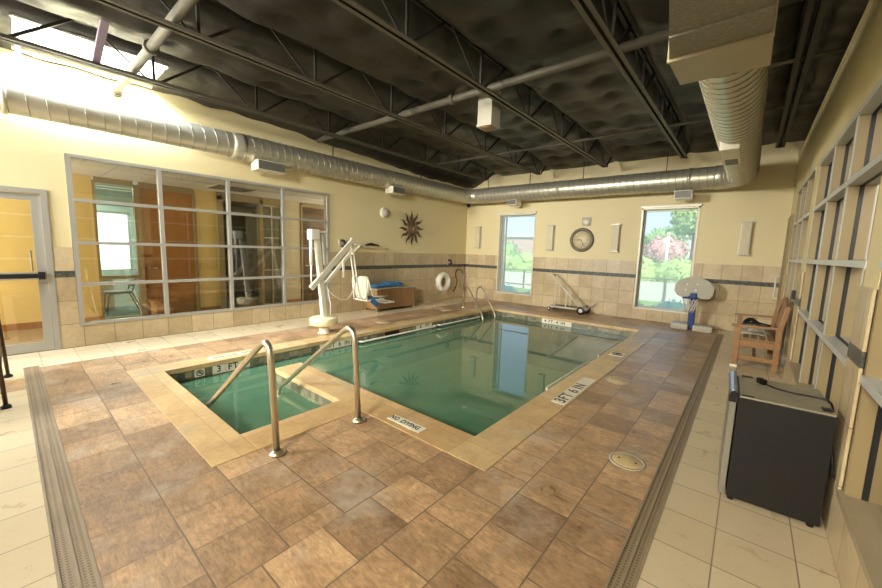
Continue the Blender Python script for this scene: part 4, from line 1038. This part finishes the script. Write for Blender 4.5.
MB().tube(fillet([fw(.16, .37, .712), fw(.22, .30, .711), fw(.30, .27, .711), fw(.38, .27, .712), fw(.460, .26, .712), fw(.468, .20, .68), fw(.466, .10, .5), fw(.468, -.01, .35)], .04), .0055, 8).build('power_cord', m['black'], F)
b = MB(); b.bar(fw(.135, .41, .722), fw(.165, .36, .722), .03, .036, bev=.006); b.bar(fw(.14, .37, .72), fw(.145, .33, .75), .018, .014); b.build('plug', m['black'], F)

# ------------------------------------------------------------------ TABLE at left edge
tb = thing('patio_table', 'bronze legged patio table with cream top at the left edge', 'table', (-5.58, -.55, 0))
for x, y in ((-6.14, -.07), (-5.02, -.09), (-6.14, -1.05), (-5.02, -1.05)):
    cx, cy = x+(.06 if x < -5.5 else -.06), y-(.0 if y > -.5 else -.05)
    l = MB().tube([(x, y, .02), (cx, cy-.03, .84)], .016, 10).build('leg', m['bronze'], tb)
    MB().lathe([(0, 0), (.035, 0), (.035, .02), (.018, .035)], (x, y, 0)).build('glide', m['black'], l)
b = MB()
for y in (-.10, -1.02): b.tube([(-6.11, y, .36), (-5.05, y, .36)], .011, 8)
b.build('stretcher', m['bronze'], tb)
b = MB().box(-6.20, -4.96, -1.16, -.09, .835, .87, bev=.015); b.build('table_top', m['white'], tb)

# ------------------------------------------------------------------ OUTSIDE
struct(MB().box(-40, 14, YF+.3, 60, -.45, -.3).build('ground_lawn', m['grass']), 'green lawn outside the far windows', 'ground')
struct(MB().box(-40, 14, 17.2, 21, -.31, -.26).build('road', m['concrete']), 'pale paved road outside the far windows', 'road')
def leaves(mb, c, sc, n, size, seed):
    rnd = random.Random(seed)
    for _ in range(n):
        d = Vector((rnd.gauss(0, 1), rnd.gauss(0, 1), rnd.gauss(0, 1))).normalized(); k = rnd.uniform(.72, 1.06)*(1+.22*noise.noise(d*2.2+Vector((seed, 0, 0))))
        p = Vector(c)+Vector((d.x*sc[0], d.y*sc[1], d.z*sc[2]))*k
        a = Vector((rnd.gauss(0, 1), rnd.gauss(0, 1), rnd.gauss(0, 1))).normalized(); b_ = a.cross(d+Vector((.1, .2, .3))).normalized(); s = size*rnd.uniform(.6, 1.3)
        mb.bm.faces.new([mb.bm.verts.new(p+v) for v in (a*s, b_*s*.5, -a*s, -b_*s*.5)])
def shrub(name, lab, cat, c, sc, mat, n, size, seed, group, trunk=0, core=None):
    o = thing(name, lab, cat, (c[0], c[1], -.3), 0, group)
    b = MB(); b.blob(c, 1, 3, .25, 2.5, seed, (sc[0]*.86, sc[1]*.86, sc[2]*.86)); leaves(b, c, sc, n, size, seed); b.build('foliage', mat, o)
    b = MB()
    if trunk: b.tube([(c[0], c[1], -.3), (c[0]+.05, c[1], c[2]-sc[2]*.3)], [trunk, trunk*.7], 8)
    else:
        for k in range(3): b.tube([(c[0]+.06*k-.06, c[1], -.3), (c[0]+.25*k-.25, c[1], c[2])], .02, 6)
    b.build('trunk' if trunk else 'stem', m['bark'], o)
k = 0
for x in (-9.3, -8.05, -6.8, -5.55, -4.0, -2.75, -1.5, -.25):
    shrub('low_shrub', 'low shaded shrub just outside the far windows, one of the row against the glass', 'shrub', (x, 12.0+.2*math.sin(k*2.1), -.02), (.56, .5, .36), m['leaf_d'], 420, .05, k, 'low shrubs outside the windows'); k += 1
fn = thing('rail_fence', 'white railing with dark top rail outside the far windows', 'fence', (-8, 17, -.3))
b = MB(); b.box(-30, 10, 16.98, 17.02, .62, .66); b.build('top_rail', m['grille'], fn)
MB().box(-30, 10, 17.05, 17.15, -.3, .50).build('low_wall', m['concrete'], fn)
b = MB()
for i in range(32): b.box(-30+1.25*i-.03, -30+1.25*i+.03, 16.97, 17.03, -.3, .64)
b.build('posts', m['grille'], fn)
hg = thing('hedge', 'long bright green hedge behind the white railing', 'hedge', (-8, 19.5, -.3))
b = MB()
for i, x in enumerate([-27+1.9*j for j in range(18)]):
    c = (x, 19.5, .60); b.blob(c, 1, 3, .25, 2.5, 40+i, (1.25, .8, .85)); leaves(b, c, (1.4, .95, .95), 900, .085, 40+i)
b.build('foliage', m['leaf'], hg)
for i, x in enumerate([-24.4+2.6*j for j in range(11)]):
    if x < -6 and x > -14: continue
    shrub('flowering_tree', 'pink flowering crape myrtle behind the green hedge', 'flowering tree', (x, 22.7, 1.7), (1.12, .9, .95), m['leaf_p'], 1000, .09, 80+i, 'pink flowering trees')
for i, (x, y, z, s, g) in enumerate(((-8.2, 37, 2.2, 1.7, 0), (-5.2, 33, 2.6, 1.5, 0), (-2.9, 28, 3.9, 1.35, 1), (.6, 27, 3.0, 1.4, 1), (-18, 30, .9, 2.2, 0), (-23.5, 33, 1.4, 2.3, 0))):
    shrub('tree', ('leafy green tree far beyond the hedge', 'tall bright green tree at the right of the second window')[g], 'tree', (x, y, z), (s, s*.8, s*.8), m['leaf'] if g else m['leaf_t'], 1500, .14, 120+i, ('trees beyond the hedge', 'bright trees at right')[g], .12)
bd = thing('building', 'pale pinkish building beyond the hedge in the first window', 'building', (-20, 40, -.3)); MB().box(-30, -15, 38, 46, -.3, 3.2).build('wall', m['pinkwall'], bd); MB().box(-30.2, -14.8, 37.8, 46.2, 3.2, 3.5).build('roof', m['concrete'], bd)
bd = thing('building', 'low white building behind the pink flowers in the second window', 'building', (-5, 42, -.3)); MB().box(-7, -3.2, 44, 48, -.3, 3.5).build('wall', m['concrete'], bd); MB().box(-7.2, -3.0, 43.8, 48.2, 3.5, 3.9).build('roof', m['white'], bd)
lp = thing('lamp_post', 'slim white lamp post in front of the pink flowers', 'lamp post', (-3.15, 20.8, -.3)); MB().cyl((-3.15, 20.8, -.3), (-3.15, 20.8, 2.6), .07, .06).build('pole', m['white'], lp); MB().box(-3.22, -3.08, 20.7, 20.9, 2.6, 2.7, bev=.01).build('lamp_head', m['white'], lp)

# ------------------------------------------------------------------ LIGHT
W = bpy.data.worlds.new('sky'); bpy.context.scene.world = W; W.use_nodes = True; nt = W.node_tree; nt.nodes.clear()
wo = nt.nodes.new('ShaderNodeOutputWorld'); bg = nt.nodes.new('ShaderNodeBackground'); tc = nt.nodes.new('ShaderNodeTexCoord'); sp = nt.nodes.new('ShaderNodeSeparateXYZ'); rp_ = nt.nodes.new('ShaderNodeValToRGB')
nt.links.new(tc.outputs['Generated'], sp.inputs[0]); nt.links.new(sp.outputs[2], rp_.inputs[0]); e = rp_.color_ramp.elements
e[0].position = 0; e[0].color = (.62, .74, .88, 1); e[1].position = .55; e[1].color = (.36, .58, .92, 1); nt.links.new(rp_.outputs[0], bg.inputs[0]); bg.inputs[1].default_value = 1.75; nt.links.new(bg.outputs[0], wo.inputs[0])
def light(name, typ, loc, direction, energy, color, **kw):
    l = bpy.data.lights.new(name, typ); l.energy = energy; l.color = color
    for k, v in kw.items(): setattr(l, k, v)
    o = bpy.data.objects.new(name, l); C.objects.link(o); o.location = loc; o.rotation_euler = Vector(direction).to_track_quat('-Z', 'Y').to_euler(); return o
def spot(name, loc, target, energy, color, size, blend=.7, rad=.35):
    return light(name, 'SPOT', loc, Vector(target)-Vector(loc), energy, color, spot_size=math.radians(size), spot_blend=blend, shadow_soft_size=rad)
light('sun', 'SUN', (0, -5, 20), (-.35, .55, -.75), 8.0, (1, .96, .88), angle=math.radians(12))
light('skylight_lamp', 'AREA', (-6.76, .93, 4.5), (-.06, .1, -1), 430, (.82, .91, 1), shape='RECTANGLE', size=.8, size_y=1.3)
light('fill_area', 'AREA', (-6.05, -3.3, 3.2), (.12, 1, -.40), 300, (.95, .98, 1), shape='RECTANGLE', size=1.7, size_y=1.3)  # added fill light behind the viewpoint, not a real fixture
light('fill_area', 'AREA', (-6.1, -1.4, 3.7), (.25, .3, -1), 110, (.95, .98, 1), shape='RECTANGLE', size=1.6, size_y=2.0)  # second added fill, brightens the near left side
spot('fill_spot', (-6.4, -3.9, 3.5), (-3.4, 9.8, 1.5), 3100, (1, .97, .88), 62, rad=.8)  # added spot behind the viewpoint to brighten the far wall
spot('fill_spot', (-.7, -3.9, 3.5), (-1.6, 7.5, .6), 1300, (1, .93, .76), 66, rad=.8)  # added spot, warm fill for the right side
spot('fill_spot', (-.6, -3.6, 3.4), (-7.2, 6.2, 1.9), 2300, (1, .98, .89), 52, rad=.7)  # added spot to brighten the far part of the left wall
spot('fill_spot', (-1.2, -2.2, 3.7), (-1.3, 2.2, 0), 380, (1, .92, .76), 88)  # added spot, warm fill on the near deck
light('hall_fill', 'AREA', (-8.2, -1.5, 1.5), (0, 1, 0), 75, (1, .96, .86), shape='RECTANGLE', size=1.6, size_y=2.0)  # added fill at the hall's near end, placed out of sight
light('hall_fill', 'AREA', (-8.2, 7.1, 1.5), (0, -1, 0), 60, (1, .96, .86), shape='RECTANGLE', size=1.6, size_y=2.0)  # matching added fill at the hall's far end, also unseen
light('office_fill', 'AREA', (-10.4, 1.1, 2.62), (0, 0, -1), 120, (.98, 1, .98), shape='RECTANGLE', size=1.2, size_y=1.2)  # added light to brighten the office, no fixture modelled
light('office_fill', 'AREA', (-12.3, 1.48, 1.5), (1, 0, 0), 80, (1, 1, 1), shape='RECTANGLE', size=1.0, size_y=1.3)  # added outside the blind as a stand-in for daylight
light('corridor_fill', 'AREA', (1.8, 4.5, 3.35), (0, 0, -1), 36, (1, .92, .74), shape='RECTANGLE', size=.6, size_y=6)  # added low fill for the corridor, no known fixture

# ------------------------------------------------------------------ CAMERA
f, yaw, pitch, roll = 365.8361, .6968, -.1215, .0312
fwd = Vector((-math.sin(yaw)*math.cos(pitch), math.cos(yaw)*math.cos(pitch), math.sin(pitch)))
rt = Vector((math.cos(yaw), math.sin(yaw), 0)); up = rt.cross(fwd)
r2 = rt*math.cos(roll)+up*math.sin(roll); u2 = -rt*math.sin(roll)+up*math.cos(roll)
cam = bpy.data.cameras.new('camera'); cam.sensor_width = 36; cam.lens = f/882*36; cam.clip_start = .02; cam.clip_end = 300
co = bpy.data.objects.new('camera', cam); C.objects.link(co)
co.matrix_world = Matrix(((r2.x, u2.x, -fwd.x, 0), (r2.y, u2.y, -fwd.y, 0), (r2.z, u2.z, -fwd.z, 1.55), (0, 0, 0, 1)))
sc = bpy.context.scene; sc.camera = co
sc.view_settings.view_transform = 'Standard'; sc.view_settings.look = 'None'; sc.view_settings.exposure = .1; sc.view_settings.gamma = 1
